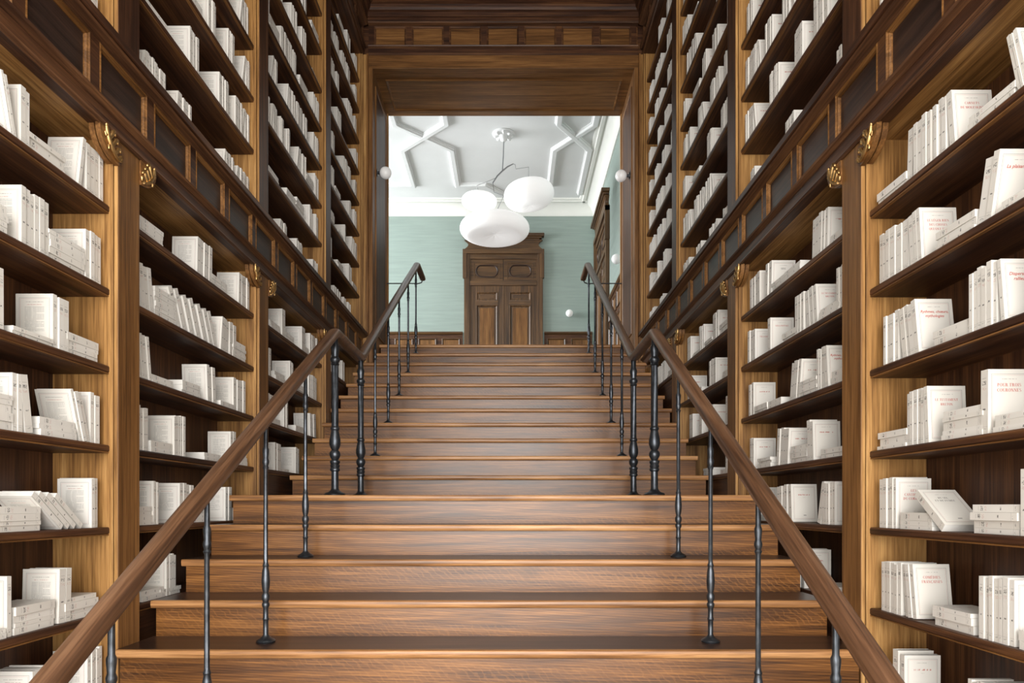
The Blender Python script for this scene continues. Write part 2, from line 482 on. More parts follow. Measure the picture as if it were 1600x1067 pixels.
def upright(s, y0, y1, zb, zt, parent, mat):
    mb = MB()
    mb.box(X(s, 0), X(s, 0.018), y0, y1, zb, zt)
    mb.box(X(s, 0.018), X(s, 0.285), y0 + 0.011, y1 - 0.011, zb, zt)
    pl = mb.build('pilaster', mat, parent, bevel=0.0015)
    MB().box(X(s, 0.0015), X(s, 0.0165), y0 - 0.0035, y0, zb, zt).build('edge_bead', M['light_z'], pl, bevel=0.001)  # honey tone paints in the light caught by the pilaster's near edge
    return pl

def side_panel(s, y0, y1, zb, zt, parent, far):
    mb = MB()
    if far:      # faces the camera: bead then panel
        mb.box(X(s, 0.0215), X(s, 0.044), y0, y1, zb, zt)
        mb.box(X(s, 0.044), X(s, 0.277), y0 + 0.004, y1, zb, zt)
    else:
        mb.box(X(s, 0.0215), X(s, 0.277), y0, y1, zb, zt)
    return mb.build('side_panel', M['light_z'], parent, bevel=0.001)

def ornament(s, yc, zc, diry, t):
    """gilt acanthus sprig on the corbel face; diry = +1 when the pilaster is on the far side"""
    mb = MB()
    def pt(a, b): return (X(s, t - 0.006), yc + diry * a, zc + b)
    def leaf(path, r):
        n = len(path)
        mb.tube([pt(*q) for q in path], [r * (0.45 + 0.75 * math.sin(math.pi * (0.18 + 0.72 * i / (n - 1)))) for i in range(n)], 7)
    leaf([(-0.066, 0.052), (-0.062, 0.030), (-0.050, 0.006), (-0.030, -0.018), (-0.004, -0.036), (0.022, -0.046)], 0.0085)
    leaf([(-0.048, 0.010), (-0.034, 0.030), (-0.026, 0.048), (-0.016, 0.056), (-0.008, 0.048)], 0.0085)
    leaf([(-0.034, -0.012), (-0.016, 0.006), (-0.006, 0.024), (0.004, 0.030), (0.010, 0.022)], 0.0080)
    leaf([(-0.012, -0.030), (0.006, -0.016), (0.016, 0.000), (0.025, 0.004), (0.030, -0.004)], 0.0072)
    leaf([(0.008, -0.042), (0.024, -0.034), (0.034, -0.024), (0.040, -0.030), (0.038, -0.040), (0.030, -0.044)], 0.0062)
    leaf([(-0.058, 0.020), (-0.070, 0.016), (-0.076, 0.026)], 0.0055)
    leaf([(-0.040, -0.010), (-0.052, -0.020), (-0.050, -0.032)], 0.0055)
    for (a, b, r) in ((-0.067, 0.058, 0.0075), (-0.008, 0.046, 0.0075), (0.010, 0.021, 0.0068), (0.030, -0.005, 0.0062)):
        mb.ball(pt(a, b), r, 8, 6)
    return mb

def corbel(s, yw, diry, parent):
    """quarter-round bracket under the frieze, against the upright at yw; it reaches back along -diry"""
    mb = MB()
    for t0, t1, k in ((-0.006, 0.014, 1.0), (0.014, 0.024, 0.82), (0.024, 0.046, 0.93)):
        prof = [(yw, Z0F)]
        for q in range(9):
            a = math.pi / 2 * q / 8
            prof.append((yw - diry * 0.135 * k * math.cos(a), Z0F - 0.112 * k * math.sin(a)))
        mb.prism(prof, t0, t1, lambda a, p, q: (X(s, a), p, q))
    c = mb.build('corbel', M['mid_y'], parent, smooth=40)
    og = ornament(s, yw - diry * 0.035, Z0F - 0.052, diry, -0.006)
    og.build('gilt_ornament', M['gold'], c, smooth=60)

for s in (-1, 1):
    for b, (y0, y1) in enumerate(BAYS):
        ye = ENDS[b]
        zb = max(FL, LOWMIN[b] - 0.35)
        t = thing('bookcase', (X(s, 0.14), (y0 + y1) / 2, zb), f'{BAYNAME[b]} oak bookcase bay on the {SIDE[s]} below the panelled frieze', 'bookcase', 'built-in bookcase bays')
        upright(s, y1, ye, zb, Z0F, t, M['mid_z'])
        if b == 0: upright(s, 1.264, 1.427, zb, Z0F, t, M['mid_z'])
        side_panel(s, y1 - 0.004 if b < 3 else y1 - 0.006, y1 + 0.0105, zb, Z0F, t, True)
        side_panel(s, y0 - 0.0105, y0, zb, Z0F, t, False)
        MB().box(X(s, 0.277), X(s, 0.29), y0 - 0.01, y1 + 0.01, zb, Z0F).build('back_panel', M['dark_z'], t)
        for z in LOW[s]:
            if z > LOWMIN[b]: shelf(s, y0, y1 - 0.004, z, t)
        zl = min(z for z in LOW[s] if z > LOWMIN[b]) - 0.034
        MB().box(X(s, 0.050), X(s, 0.070), y0, y1 - 0.004, zb, zl).build('plinth', M['dark_y'], t)
        corbel(s, y1 - 0.004, 1, t)
        corbel(s, y0, -1, t)
        u = thing('bookcase', (X(s, 0.14), (y0 + y1) / 2, 1.924), f'{BAYNAME[b]} oak bookcase bay on the {SIDE[s]} above the panelled frieze', 'bookcase', 'built-in bookcase bays')
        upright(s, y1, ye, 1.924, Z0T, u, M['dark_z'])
        if b == 0: upright(s, 1.264, 1.427, 1.924, Z0T, u, M['dark_z'])
        side_panel(s, y1 - 0.004 if b < 3 else y1 - 0.006, y1 + 0.0105, 1.924, Z0T, u, True)
        side_panel(s, y0 - 0.0105, y0, 1.924, Z0T, u, False)
        MB().box(X(s, 0.277), X(s, 0.29), y0 - 0.01, y1 + 0.01, 1.924, Z0T).build('back_panel', M['dark_z'], u)
        for z in UPP[1:]: shelf(s, y0, y1 - 0.004, z, u)

# ------------------------------------------------------------------ friezes
def frieze(parent, P, a0, a1, z0, first, ax, cornice=False):
    bead = M['frieze_' + ax] if cornice else M['mid_' + ax]  # side beads lighter: light on their camera-facing sides put into the colour
    d, p = M['dark_' + ax], M['mid_' + ax] if ax == 'x' else M['panel_' + ax]
    MB().prism([(-0.010, z0), (0.05, z0), (0.05, z0 + 0.065), (-0.010, z0 + 0.065)], a0, a1, P).build('fascia', d, parent)
    MB().prism([(0.0, z0 - 0.004), (-0.004, z0 - 0.004), (-0.014, z0 + 0.006), (-0.014, z0 + 0.014), (0.0, z0 + 0.014)], a0, a1, P).build('bead_molding', M['frieze_' + ax], parent)
    MB().prism([(0.05, z0 + 0.065), (-0.012, z0 + 0.065), (-0.020, z0 + 0.070), (-0.032, z0 + 0.078), (-0.036, z0 + 0.088), (-0.030, z0 + 0.094), (-0.016, z0 + 0.096), (-0.012, z0 + 0.102), (0.05, z0 + 0.102)], a0, a1, P).build('lower_molding', M['frieze_' + ax], parent)
    MB().prism([(0.022, z0 + 0.102), (0.05, z0 + 0.102), (0.05, z0 + 0.322), (0.022, z0 + 0.322)], a0, a1, P).build('backing_board', p, parent)
    pitch, wst = 0.4187, 0.060
    a = first
    while a < a1:
        s0, s1 = max(a, a0), min(a + wst, a1)
        if s1 > s0:
            MB().prism([(0.0, z0 + 0.102), (0.022, z0 + 0.102), (0.022, z0 + 0.322), (0.0, z0 + 0.322)], s0, s1, P).build('stile', d, parent)
        p0, p1 = max(a + wst, a0), min(a + pitch, a1)
        if p1 - p0 > 0.02:
            pan = MB().prism([(0.016, z0 + 0.102), (0.022, z0 + 0.102), (0.022, z0 + 0.322), (0.016, z0 + 0.322)], p0, p1, P).build('panel', p, parent)
            fr = MB()
            fr.frame([(p0, z0 + 0.102), (p1, z0 + 0.102), (p1, z0 + 0.322), (p0, z0 + 0.322)],
                     [(0.0, 0.016), (0.0, -0.001), (0.006, -0.003), (0.012, 0.003), (0.016, 0.004), (0.021, 0.011), (0.021, 0.016)], lambda u, v, h: P(u, h, v))
            fr.build('bead_frame', bead, pan)
        a += pitch
    MB().prism([(0.05, z0 + 0.322), (-0.002, z0 + 0.322), (-0.010, z0 + 0.326), (-0.026, z0 + 0.329), (-0.040, z0 + 0.334), (-0.046, z0 + 0.341), (0.05, z0 + 0.341)], a0, a1, P).build('upper_molding', M['frieze_' + ax], parent)
    MB().prism([(0.05, z0 + 0.341), (-0.054, z0 + 0.341), (-0.058, z0 + 0.345), (-0.058, z0 + 0.378), (-0.052, z0 + 0.384), (0.277, z0 + 0.384), (0.277, z0 + 0.341)], a0, a1, P).build('ledge', d, parent)
    if cornice:
        zc = z0 + 0.384
        MB().prism([(0.05, zc), (-0.062, zc), (-0.066, zc + 0.05), (-0.085, zc + 0.06), (-0.10, zc + 0.08), (-0.105, zc + 0.11), (-0.14, zc + 0.13), (-0.15, CEIL), (0.05, CEIL)], a0, a1, P).build('cornice', d, parent)

FIRST = 2.682 - 0.4187 * 4
n = 1
for s in (-1, 1):
    f1 = thing(f'trim_{n}', (X(s, 0), 4.4, Z0F), f'dark panelled wooden frieze running along the {SIDE[s]} bookcases', 'frieze', kind='structure'); n += 1
    frieze(f1, PS(s), 1.264, 7.618, Z0F, FIRST, 'y')
    MB().box(X(s, 0.05), X(s, 0.277), 1.264, 7.618, Z0F, Z0F + 0.06).build('soffit', M['light_y'], f1)  # honey oak paints in the light that reaches the soffit from below
    f2 = thing(f'trim_{n}', (X(s, 0), 4.4, Z0T), f'dark panelled cornice at the ceiling above the {SIDE[s]} bookcases', 'cornice', kind='structure'); n += 1
    frieze(f2, PS(s), 1.264, 7.618, Z0T, FIRST, 'y', True)
    MB().box(X(s, 0.05), X(s, 0.277), 1.264, 7.618, Z0T, Z0T + 0.06).build('soffit', M['dark_y'], f2)

# ------------------------------------------------------------------ portal between stair and upper hall
YP, YB, ZT = 7.62, 8.55, 4.88
HALLZ = steps[-1][1]
pt = thing('wall_portal', (-0.09, YP, 0.9), 'wooden portal wall with panelled reveals at the top of the stairs', 'wall', kind='structure')
MB().box(X(-1, -0.001), X(1, -0.001), YP, YP + 0.10, ZT, Z0T).build('header', M['mid_x'], pt, bevel=0.003)
MB().box(X(-1, 0.30), X(1, 0.30), YP + 0.05, YB, ZT + 0.02, CEIL).build('wall_core', M['dark_x'], pt)
MB().box(OPX0 - 0.02, OPX1 + 0.02, YP + 0.10, YB, ZT, ZT + 0.02).build('soffit_board', M['mid_x'], pt)
bd = [(0.0, 0.0), (0.0, 0.008), (0.008, 0.013), (0.016, 0.010), (0.026, 0.003), (0.026, 0.0)]
MB().frame([(OPX0 + 0.10, YP + 0.20), (OPX1 - 0.10, YP + 0.20), (OPX1 - 0.10, YB - 0.12), (OPX0 + 0.10, YB - 0.12)], bd, lambda u, v, h: (u, v, ZT - h)).build('soffit_molding', M['mid_x'], pt, smooth=40)
for s, xo in ((-1, OPX0), (1, OPX1)):
    xf = X(s, 0.0)
    MB().box(xo, xo + s * 0.12, YP, YB, 0.9, ZT).build('reveal_board', M['mid_z'], pt, bevel=0.003)
    # casing strips on the face towards the stairs
    MB().box(xo, xo - s * 0.012, YB - 0.05, YB - 0.001, 0.9 + 0.98, ZT).build('stop_strip', M['light_z'], pt, bevel=0.003)
    MB().box(xo + s * 0.002, xo + s * 0.040, YP - 0.018, YP, 0.9, ZT).build('casing_strip', M['mid_z'], pt, bevel=0.003)
    MB().box(xo + s * 0.046, xo + s * 0.066, YP - 0.030, YP, 0.9, Z0T).build('casing_strip', M['mid_z'], pt, bevel=0.004)
    MB().box(xo + s * 0.066, xf - s * 0.001, YP - 0.012, YP, 0.9, Z0T).build('casing_strip', M['light_z'], pt, bevel=0.003)
    for (z0, z1) in ((1.95, ZT - 0.12),):
        poly = [(YP + 0.13, z0), (YB - 0.14, z0), (YB - 0.14, z1), (YP + 0.13, z1)]
        MB().frame(poly, bd, lambda u, v, h: (xo - s * h, u, v)).build('reveal_molding', M['mid_z'], pt, smooth=40)
        MB().box(xo, xo - s * 0.002, YP + 0.156, YB - 0.166, z0 + 0.026, z1 - 0.026).build('reveal_panel', M['dark_z'], pt)
f3 = thing('trim_5', (-0.09, YP, Z0T), 'dark panelled frieze above the portal at the head of the stairs', 'frieze', kind='structure')
frieze(f3, lambda a, t, z: (a, YP + t, z), X(-1, -0.06), X(1, -0.06), Z0T, X(-1, 0) + 0.062 - 0.4187 + 0.4187 * 0, 'x', True)

# ------------------------------------------------------------------ upper hall
D, HX0, HX1, HC = 12.5, -6.5, 1.53, 5.50
struct('floor_upper', MB().box(HX0, HX1, steps[-1][0] + 0.30, D, HALLZ - 0.1, HALLZ), M['tread'], label='dark oak floor of the upper hall', category='floor')
struct('wall_back', MB().box(HX0, HX1, D, D + 0.1, HALLZ, HC), M['green'], label='pale green cloth covered wall at the back of the upper hall', category='wall')
struct('wall_hall_right', MB().box(HX1, HX1 + 0.1, YB, D, HALLZ, HC), M['green'], label='pale green wall on the right of the upper hall', category='wall')
hl = MB().box(HX0 - 0.1, HX0, YB, 9.0, HALLZ, HC).box(HX0 - 0.1, HX0, 11.8, D, HALLZ, HC).box(HX0 - 0.1, HX0, 9.0, 11.8, HALLZ, 2.6).box(HX0 - 0.1, HX0, 9.0, 11.8, 5.2, HC)
struct('wall_hall_left', hl, M['green'], label='pale green wall with an added window opening, left of the upper hall', category='wall')
w2 = thing('added_window_2', (HX0 - 0.05, 10.4, 2.6), 'added white framed window in the unseen left wall of the upper hall', 'window', kind='structure')  # window added around the hall fill light, out of view
for y in (9.03, 9.93, 10.87, 11.77):
    MB().box(HX0 - 0.08, HX0 - 0.03, y - 0.03, y + 0.03, 2.6, 5.2).build('mullion', M['frame_white'], w2)
for z in (2.63, 4.3, 5.17):
    MB().box(HX0 - 0.08, HX0 - 0.03, 9.0, 11.8, z - 0.03, z + 0.03).build('transom', M['frame_white'], w2)
fw = MB().box(HX0, OPX0 - 0.001, YB - 0.08, YB, HALLZ, HC).box(OPX1 + 0.001, HX1, YB - 0.08, YB, HALLZ, HC)
struct('wall_hall_front', fw, M['green'], label='green wall of the upper hall beside the stair opening', category='wall')  # out of view, thin wall put in to keep the hall light inside
struct('ceiling_hall', MB().box(HX0, HX1, YB, D, HC, HC + 0.1), M['plaster'], label='white plaster ceiling of the upper hall', category='ceiling')

# crown moulding of the hall
cp = [(0.0, HC - 0.205), (-0.018, HC - 0.205), (-0.024, HC - 0.19), (-0.030, HC - 0.185), (-0.045, HC - 0.15), (-0.10, HC - 0.075), (-0.18, HC - 0.030), (-0.20, HC - 0.028), (-0.205, HC - 0.045), (-0.25, HC - 0.045), (-0.262, HC - 0.030), (-0.30, HC - 0.018), (-0.31, HC), (0.0, HC)]
struct('trim_6', MB().prism(cp, HX0, HX1, lambda a, t, z: (a, D + t, z)), M['cream'], smooth=30, label='white crown moulding along the back wall of the hall', category='moulding')
struct('trim_7', MB().prism(cp, YB, D, lambda a, t, z: (HX1 + t, a, z)), M['cream'], smooth=30, label='white crown moulding along the right wall of the hall', category='moulding')

# plaster strapwork on the ceiling
CX = -0.125
def rib(pts, hk=1.0):
    mb = MB()
    prof = [(-0.062, 0.0), (-0.060, -0.012), (-0.046, -0.016), (-0.042, -0.040), (-0.030, -0.048), (0.030, -0.048), (0.042, -0.040), (0.046, -0.016), (0.060, -0.012), (0.062, 0.0)]
    m = len(prof); b = 0
    P = [Vector(p) for p in pts]
    for i, p in enumerate(P):
        d1 = (p - P[i - 1]).normalized() if i > 0 else (P[1] - p).normalized()
        d2 = (P[i + 1] - p).normalized() if i + 1 < len(P) else d1
        n1, n2 = Vector((-d1.y, d1.x)), Vector((-d2.y, d2.x))
        mt = (n1 + n2) / (1 + n1.dot(n2))
        for o, h in prof:
            q = p + mt * o
            mb.v.append((q.x, q.y, HC + h * hk))
    for i in range(len(P) - 1):
        for k in range(m - 1):
            mb.face([i * m + k, i * m + k + 1, (i + 1) * m + k + 1, (i + 1) * m + k])
    mb.face(list(range(m))); mb.face([(len(P) - 1) * m + k for k in range(m)])
    return mb
strap = thing('trim_8', (CX, 10.5, HC), 'white plaster strapwork ribs on the hall ceiling', 'ceiling moulding', kind='structure')
for k in (-1, 1):
    mx = lambda x: CX + k * x
    out = 1.555 if k < 0 else 1.33
    tail = [(mx(out), 11.69), (mx(2.9), 11.69)] if k < 0 else [(mx(out), 12.0)]
    for hk, pts in ((1.0, [(mx(0.81), 8.7), (mx(0.81), 9.80), (mx(out), 10.52)] + tail),
                    (0.95, [(mx(out), 8.7), (mx(out), 9.82), (mx(0.795), 10.52), (mx(0.795), 11.69), (mx(0.335), 11.69), (mx(0.0), 12.06)])):
        rib(pts, hk).build('ceiling_rib', M['plaster'], strap, smooth=25)

# wainscot of the hall
ZW = 3.175
def wainscot(nm, P, a0, a1, label, ax):
    t = thing(nm, P((a0 + a1) / 2, 0, HALLZ), label, 'wainscot', kind='structure')
    MB().prism([(-0.02, HALLZ), (0, HALLZ), (0, ZW), (-0.02, ZW)], a0, a1, P).build('panelling_board', M['dark_' + ax], t)
    MB().prism([(-0.02, ZW - 0.05), (-0.034, ZW - 0.045), (-0.05, ZW - 0.02), (-0.05, ZW), (0, ZW), (0, ZW - 0.05)], a0, a1, P).build('cap_rail', M['door_' + ax], t)
    k = max(1, round((a1 - a0) / 0.42)); st = (a1 - a0) / k
    for i in range(k):
        u0, u1 = a0 + i * st + 0.05, a0 + (i + 1) * st - 0.05
        for (z0, z1) in ((ZW - 0.36, ZW - 0.12), (HALLZ + 0.2, ZW - 0.46)):
            MB().frame([(u0, z0), (u1, z0), (u1, z1), (u0, z1)], [(0, -0.02), (0, -0.032), (0.01, -0.036), (0.024, -0.024), (0.03, -0.02)], lambda u, v, h: P(u, h, v)).build('panel_frame', M['door_' + ax], t)
            MB().prism([(-0.026, z0 + 0.03), (-0.02, z0 + 0.03), (-0.02, z1 - 0.03), (-0.026, z1 - 0.03)], u0 + 0.03, u1 - 0.03, P).build('panel', M['mid_z'], t)
DC = -0.144
PB = lambda a, t, z: (a, D + t, z)
PR = lambda a, t, z: (HX1 + t, a, z)
wainscot('trim_9', PB, HX0 + 0.02, DC - 0.745, 'brown panelled wainscot left of the double door', 'x')
wainscot('trim_10', PB, DC + 0.745, HX1 - 0.05, 'brown panelled wainscot right of the double door', 'x')
wainscot('trim_11', PR, YB + 0.02, 10.55, 'brown panelled wainscot on the right wall of the hall', 'y')

# double doors with eared casing and scrolled overdoor
def double_door(nm, P, c, label, ax):
    t = thing(nm, P(c, 0, HALLZ), label, 'door', kind='structure')
    mz, mx = M['door_z'], M['door_' + ax]
    U = lambda u: c + u
    def slab(name, u0, u1, z0, z1, d0, d1, mat, par=t, bev=0.003):
        return MB().prism([(-d1, z0), (-d0, z0), (-d0, z1), (-d1, z1)], U(u0), U(u1), P).build(name, mat, par, bevel=bev)
    zc = 4.674
    for k in (-1, 1):
        slab('casing', *sorted((k * 0.625, k * 0.718)), HALLZ, 4.592, 0, 0.06, mz)
        slab('casing_ear', *sorted((k * 0.67, k * 0.742)), 4.15, zc, 0, 0.075, mz)
        slab('casing_bead', *sorted((k * 0.60, k * 0.632)), HALLZ, 4.52, 0, 0.045, mz)
    slab('casing_head', -0.742, 0.742, 4.592, zc, 0, 0.08, mx)
    slab('casing_head', -0.68, 0.68, 4.50, 4.592, 0, 0.05, mx)
    # overdoor: concave ends
    prof = []
    for q in range(9):
        a = math.pi * q / 8
        prof.append((0.715 - 0.075 * math.sin(a), zc + 0.17 * q / 8))
    poly = prof + [(-u, z) for u, z in reversed(prof)]
    mb = MB(); b = len(poly)
    for d in (0.0, -0.06):
        mb.v += [tuple(P(U(u), d, z)) for u, z in poly]
    mb.face(list(range(b))); mb.face([b + i for i in reversed(range(b))])
    for i in range(b): mb.face([i, (i + 1) % b, b + (i + 1) % b, b + i])
    mb.build('overdoor_panel', mx, t)
    for (hw, z0, z1, dd) in ((0.66, zc + 0.165, zc + 0.195, 0.075), (0.70, zc + 0.195, zc + 0.225, 0.10), (0.742, zc + 0.225, zc + 0.275, 0.13)):
        slab('cornice', -hw, hw, z0, z1, 0, dd, mx, bev=0.008)
    slab('door_backing', -0.66, 0.66, HALLZ, 4.60, 0, 0.02, mz)
    slab('transom_rail', -0.61, 0.61, 4.02, 4.10, 0, 0.05, mx)
    for k in (-1, 1):
        u0, u1 = sorted((k * 0.008, k * 0.60))
        tp = slab('transom_panel', u0, u1, 4.10, 4.50, 0.02, 0.030, mx)
        uc, zz = (u0 + u1) / 2, 4.285
        oval = []
        for q in range(28):
            a = 2 * math.pi * q / 28
            oval.append((U(uc + 0.10 * (1 if math.cos(a) > 0 else -1) * (abs(math.cos(a)) > 1e-6) + 0.095 * math.cos(a)), zz + 0.105 * math.sin(a)))
        MB().frame(oval, [(-0.012, -0.028), (-0.010, -0.040), (0.0, -0.044), (0.012, -0.034), (0.014, -0.028)], lambda u, v, h: P(u, h, v)).build('oval_molding', M['panel_' + ax], tp, smooth=40)
        MB().frame([(U(u0 + 0.06), 4.14), (U(u1 - 0.06), 4.14), (U(u1 - 0.06), 4.44), (U(u0 + 0.06), 4.44)], [(0, -0.028), (0, -0.036), (0.012, -0.036), (0.016, -0.028)], lambda u, v, h: P(u, h, v)).build('panel_molding', mx, tp)
        lf = slab('door_leaf', u0, u1, HALLZ, 4.018, 0.02, 0.030, mz)
        for (z0, z1) in ((3.74, 3.90), (2.55, 3.66), (2.0, 2.45)):
            a0, a1 = u0 + 0.10, u1 - 0.10
            MB().frame([(U(a0), z0), (U(a1), z0), (U(a1), z1), (U(a0), z1)], [(0, -0.028), (0, -0.040), (0.012, -0.044), (0.024, -0.036), (0.034, -0.026), (0.034, -0.024)], lambda u, v, h: P(u, h, v)).build('panel_molding', mz, lf)
            slab('door_panel', a0 + 0.06, a1 - 0.06, z0 + 0.05, z1 - 0.05, 0.02, 0.034, M['mid_z'] if z0 < 3.7 else mx, lf, 0.006)
        slab('lock_rail', u0 + 0.09, u1 - 0.09, 3.66, 3.74, 0.02, 0.04, mx, lf)
    slab('door_astragal', -0.012, 0.012, HALLZ, 4.018, 0.02, 0.042, mz)
double_door('door_1', PB, DC, 'carved oak double door with scrolled overdoor on the green back wall', 'x')
double_door('door_2', PR, 11.35, 'carved oak door with heavy cornice on the right green wall', 'y')

# ------------------------------------------------------------------ railings
SL = RISE / G
RX = {-1: -1.085, 1: 0.880}
def railz(d):
    if d < 4.2: return 1.094 - SL * (4.2 - d)
    if d < 4.92: return 1.094
    if d < 7.86: return 1.094 + 0.582 * (d - 4.92)
    return 1.094 + 0.582 * (7.86 - 4.92)

def rail_sweep(path, w=0.034, h=0.027):
    sec = [(math.copysign(abs(math.cos(a)) ** 0.7, math.cos(a)) * w, math.copysign(abs(math.sin(a)) ** 0.7, math.sin(a)) * h) for a in [2 * math.pi * k / 16 for k in range(16)]]
    mb = MB(); P = [Vector(p) for p in path]; m = len(sec)
    for i, p in enumerate(P):
        d1 = (p - P[i - 1]).normalized() if i else (P[1] - p).normalized()
        d2 = (P[i + 1] - p).normalized() if i + 1 < len(P) else d1
        d = (d1 + d2).normalized()
        side = Vector((d.y, -d.x, 0)).normalized() if abs(d.x) + abs(d.y) > 1e-6 else Vector((1, 0, 0))
        up = side.cross(d).normalized()
        k = 1 / max(0.6, d.dot(d1))
        for u, v in sec: mb.v.append(tuple(p + side * u + up * v * k))
    for i in range(len(P) - 1):
        for k in range(m):
            k2 = (k + 1) % m
            mb.face([i * m + k, i * m + k2, (i + 1) * m + k2, (i + 1) * m + k])
    mb.face(list(range(m))); mb.face([(len(P) - 1) * m + k for k in range(m)])
    return mb

def baluster_prof(L):
    return [(0.040, 0.0), (0.042, 0.006), (0.038, 0.012), (0.026, 0.018), (0.016, 0.026), (0.0115, 0.034), (0.0115, 0.095), (0.015, 0.102), (0.0115, 0.110), (0.0115, 0.150),
            (0.0165, 0.160), (0.0165, 0.170), (0.012, 0.176), (0.0175, 0.192), (0.0175, 0.206), (0.0115, 0.218), (0.016, 0.238), (0.0185, 0.268), (0.0155, 0.310), (0.0115, 0.330), (0.0145, 0.338), (0.0105, 0.348),
            (0.0100, 0.36), (0.0095, 0.76), (0.0135, 0.770), (0.0100, 0.778), (0.0145, 0.792), (0.0145, 0.800), (0.0105, 0.812), (0.0135, 0.840), (0.0135, 0.852), (0.0095, 0.862), (0.0090, L)]
def newel_prof(L):
    return [(0.062, 0.0), (0.064, 0.010), (0.058, 0.018), (0.040, 0.024), (0.028, 0.034), (0.0225, 0.045), (0.0215, 0.150), (0.030, 0.157), (0.030, 0.166), (0.0255, 0.172), (0.0300, 0.185), (0.0255, 0.195), (0.0305, 0.205), (0.0305, 0.214),
            (0.020, 0.222), (0.030, 0.240), (0.034, 0.255), (0.030, 0.270), (0.020, 0.282), (0.028, 0.297), (0.0345, 0.318), (0.0335, 0.345), (0.026, 0.385), (0.022, 0.402), (0.028, 0.410), (0.028, 0.417), (0.0225, 0.424),
            (0.0220, 0.43), (0.0205, 0.80), (0.026, 0.808), (0.022, 0.818), (0.030, 0.832), (0.030, 0.842), (0.020, 0.856), (0.024, 0.890), (0.026, 0.912), (0.022, 0.922), (0.018, 0.935), (0.018, L)]

_bal = {}
def post_mesh(kind, L):
    key = (kind, round(L, 3))
    if key not in _bal:
        mb = MB()
        if kind == 'newel': mb.lathe(newel_prof(L), 20, flute=(0.43, 0.80, 0.10))
        else: mb.lathe(baluster_prof(L), 14, flute=(0.36, 0.76, 0.10))
        _bal[key] = mb.mesh(kind, (0, 0, 0), (M['iron'],), smooth=38)
    return _bal[key]

for s in (-1, 1):
    x = RX[s]
    root = thing('stair_railing', (x, 4.2, 0.06), f'wooden handrail on black iron balusters along the {SIDE[s]} of the stairs', 'railing', 'stair railings')
    H = 0.027
    path = [(x, 0.9, railz(0.9) - H), (x, 4.165, railz(4.165) - H), (x, 4.20, 1.089 - H), (x, 4.25, 1.090 - H), (x, 4.88, 1.090 - H), (x, 4.95, railz(4.95) - H), (x, 7.83, railz(7.83) - H), (x, 7.89, railz(7.9) - H), (x, 8.36, railz(8.3) - H)]
    rail_sweep(path).build('handrail', M['rail'], root, smooth=50)
    # thin bar returning from the rail end to the portal
    xo = OPX0 if s < 0 else OPX1
    ze = railz(8.3) - 0.04
    MB().tube([(x, 8.36, ze + 0.01), (x + s * 0.02, 8.40, ze - 0.02), (x + s * 0.06, 8.42, ze - 0.025), (xo, 8.42, ze - 0.025)], 0.007, 8).build('return_bar', M['iron'], root, smooth=60)
    def post(kind, d, zb):
        L = railz(d) - 2 * H - zb + 0.012
        ob = bpy.data.objects.new('newel_post' if kind == 'newel' else 'baluster', post_mesh(kind, L))
        COL.objects.link(ob); ob.parent = root
        o = ORIG[root.name]
        ob.location = (x - o[0], d - o[1], zb - o[2])
    for k in (-6, -4, -2, 0, 2):
        post('baluster', 2.835 + G * k + 0.181, -0.602 + RISE * k)
    post('newel', 4.20, 0.06)
    post('newel', 4.92, 0.06)
    for i in (2, 4, 6, 8, 10):
        post('baluster', 5.09 + 0.29 * (i - 1) + 0.06, 0.06 + RISE * i)

# ------------------------------------------------------------------ wall globes
def globe_lamp(c, wall_dir, label, r=0.067):
    c = Vector(c); wd = Vector(wall_dir)
    t = thing('wall_lamp', c + wd * 0.10, label, 'lamp', 'globe wall lamps')
    MB().tube([c + wd * (r * 0.9), c + wd * 0.092], 0.016, 12).build('stem', M['iron'], t, smooth=50)
    MB().tube([c + wd * 0.090, c + wd * 0.100], 0.036, 16).build('wall_plate', M['iron'], t, smooth=50)
    MB().ball(c, r, 28, 16).build('globe', M['globe'], t, smooth=80)
globe_lamp((OPX0 + 0.10, 7.85, 3.826), (-1, 0, 0), 'white globe lamp on the left reveal of the portal')
globe_lamp((OPX1 - 0.10, 7.92, 3.826), (1, 0, 0), 'white globe lamp on the right reveal of the portal')
globe_lamp((HX1 - 0.10, 9.30, 3.36), (1, 0, 0), 'white globe lamp on the right green wall of the hall')
globe_lamp((1.055, D - 0.10, 3.495), (0, 1, 0), 'white globe lamp on the green back wall beside the door')

# ------------------------------------------------------------------ chandelier and rosette
CD = 10.10
def cp3(px, py, d=CD): return Vector(((px - 799) * d / 1066.7, d, (790 - py) * d / 1066.7))
ros = thing('ceiling_rosette', (-0.113, CD, HC - 0.115), 'ornate white plaster rosette on the hall ceiling', 'rosette')
MB().lathe([(0.165, 0.0), (0.165, -0.012), (0.150, -0.022), (0.125, -0.020), (0.11, -0.030), (0.07, -0.034), (0.06, -0.050), (0.052, -0.085), (0.030, -0.11), (0.008, -0.115)], 28, (-0.113, CD, HC)).build('rosette_dish', M['plaster'], ros, smooth=40)
for k in range(8):
    a = 2 * math.pi * k / 8
    MB().ball((-0.113 + 0.115 * math.cos(a), CD + 0.115 * math.sin(a), HC - 0.036), 0.03, 10, 6, (1.2, 0.7, 0.8), Matrix.Rotation(a, 3, 'Z')).build('leaf', M['plaster'], ros, smooth=60)
ch = thing('chandelier', (-0.113, CD, 4.0), 'mobile chandelier of three puffy white paper shades', 'chandelier')
top = Vector((-0.113, CD, HC - 0.11))
j0 = cp3(785, 267)
MB().tube([top, (top + j0) / 2 + Vector((0.004, 0, 0)), j0], 0.008, 8).build('cord', M['brass'], ch, smooth=60)
a0, a1 = cp3(770, 286), cp3(802, 256)
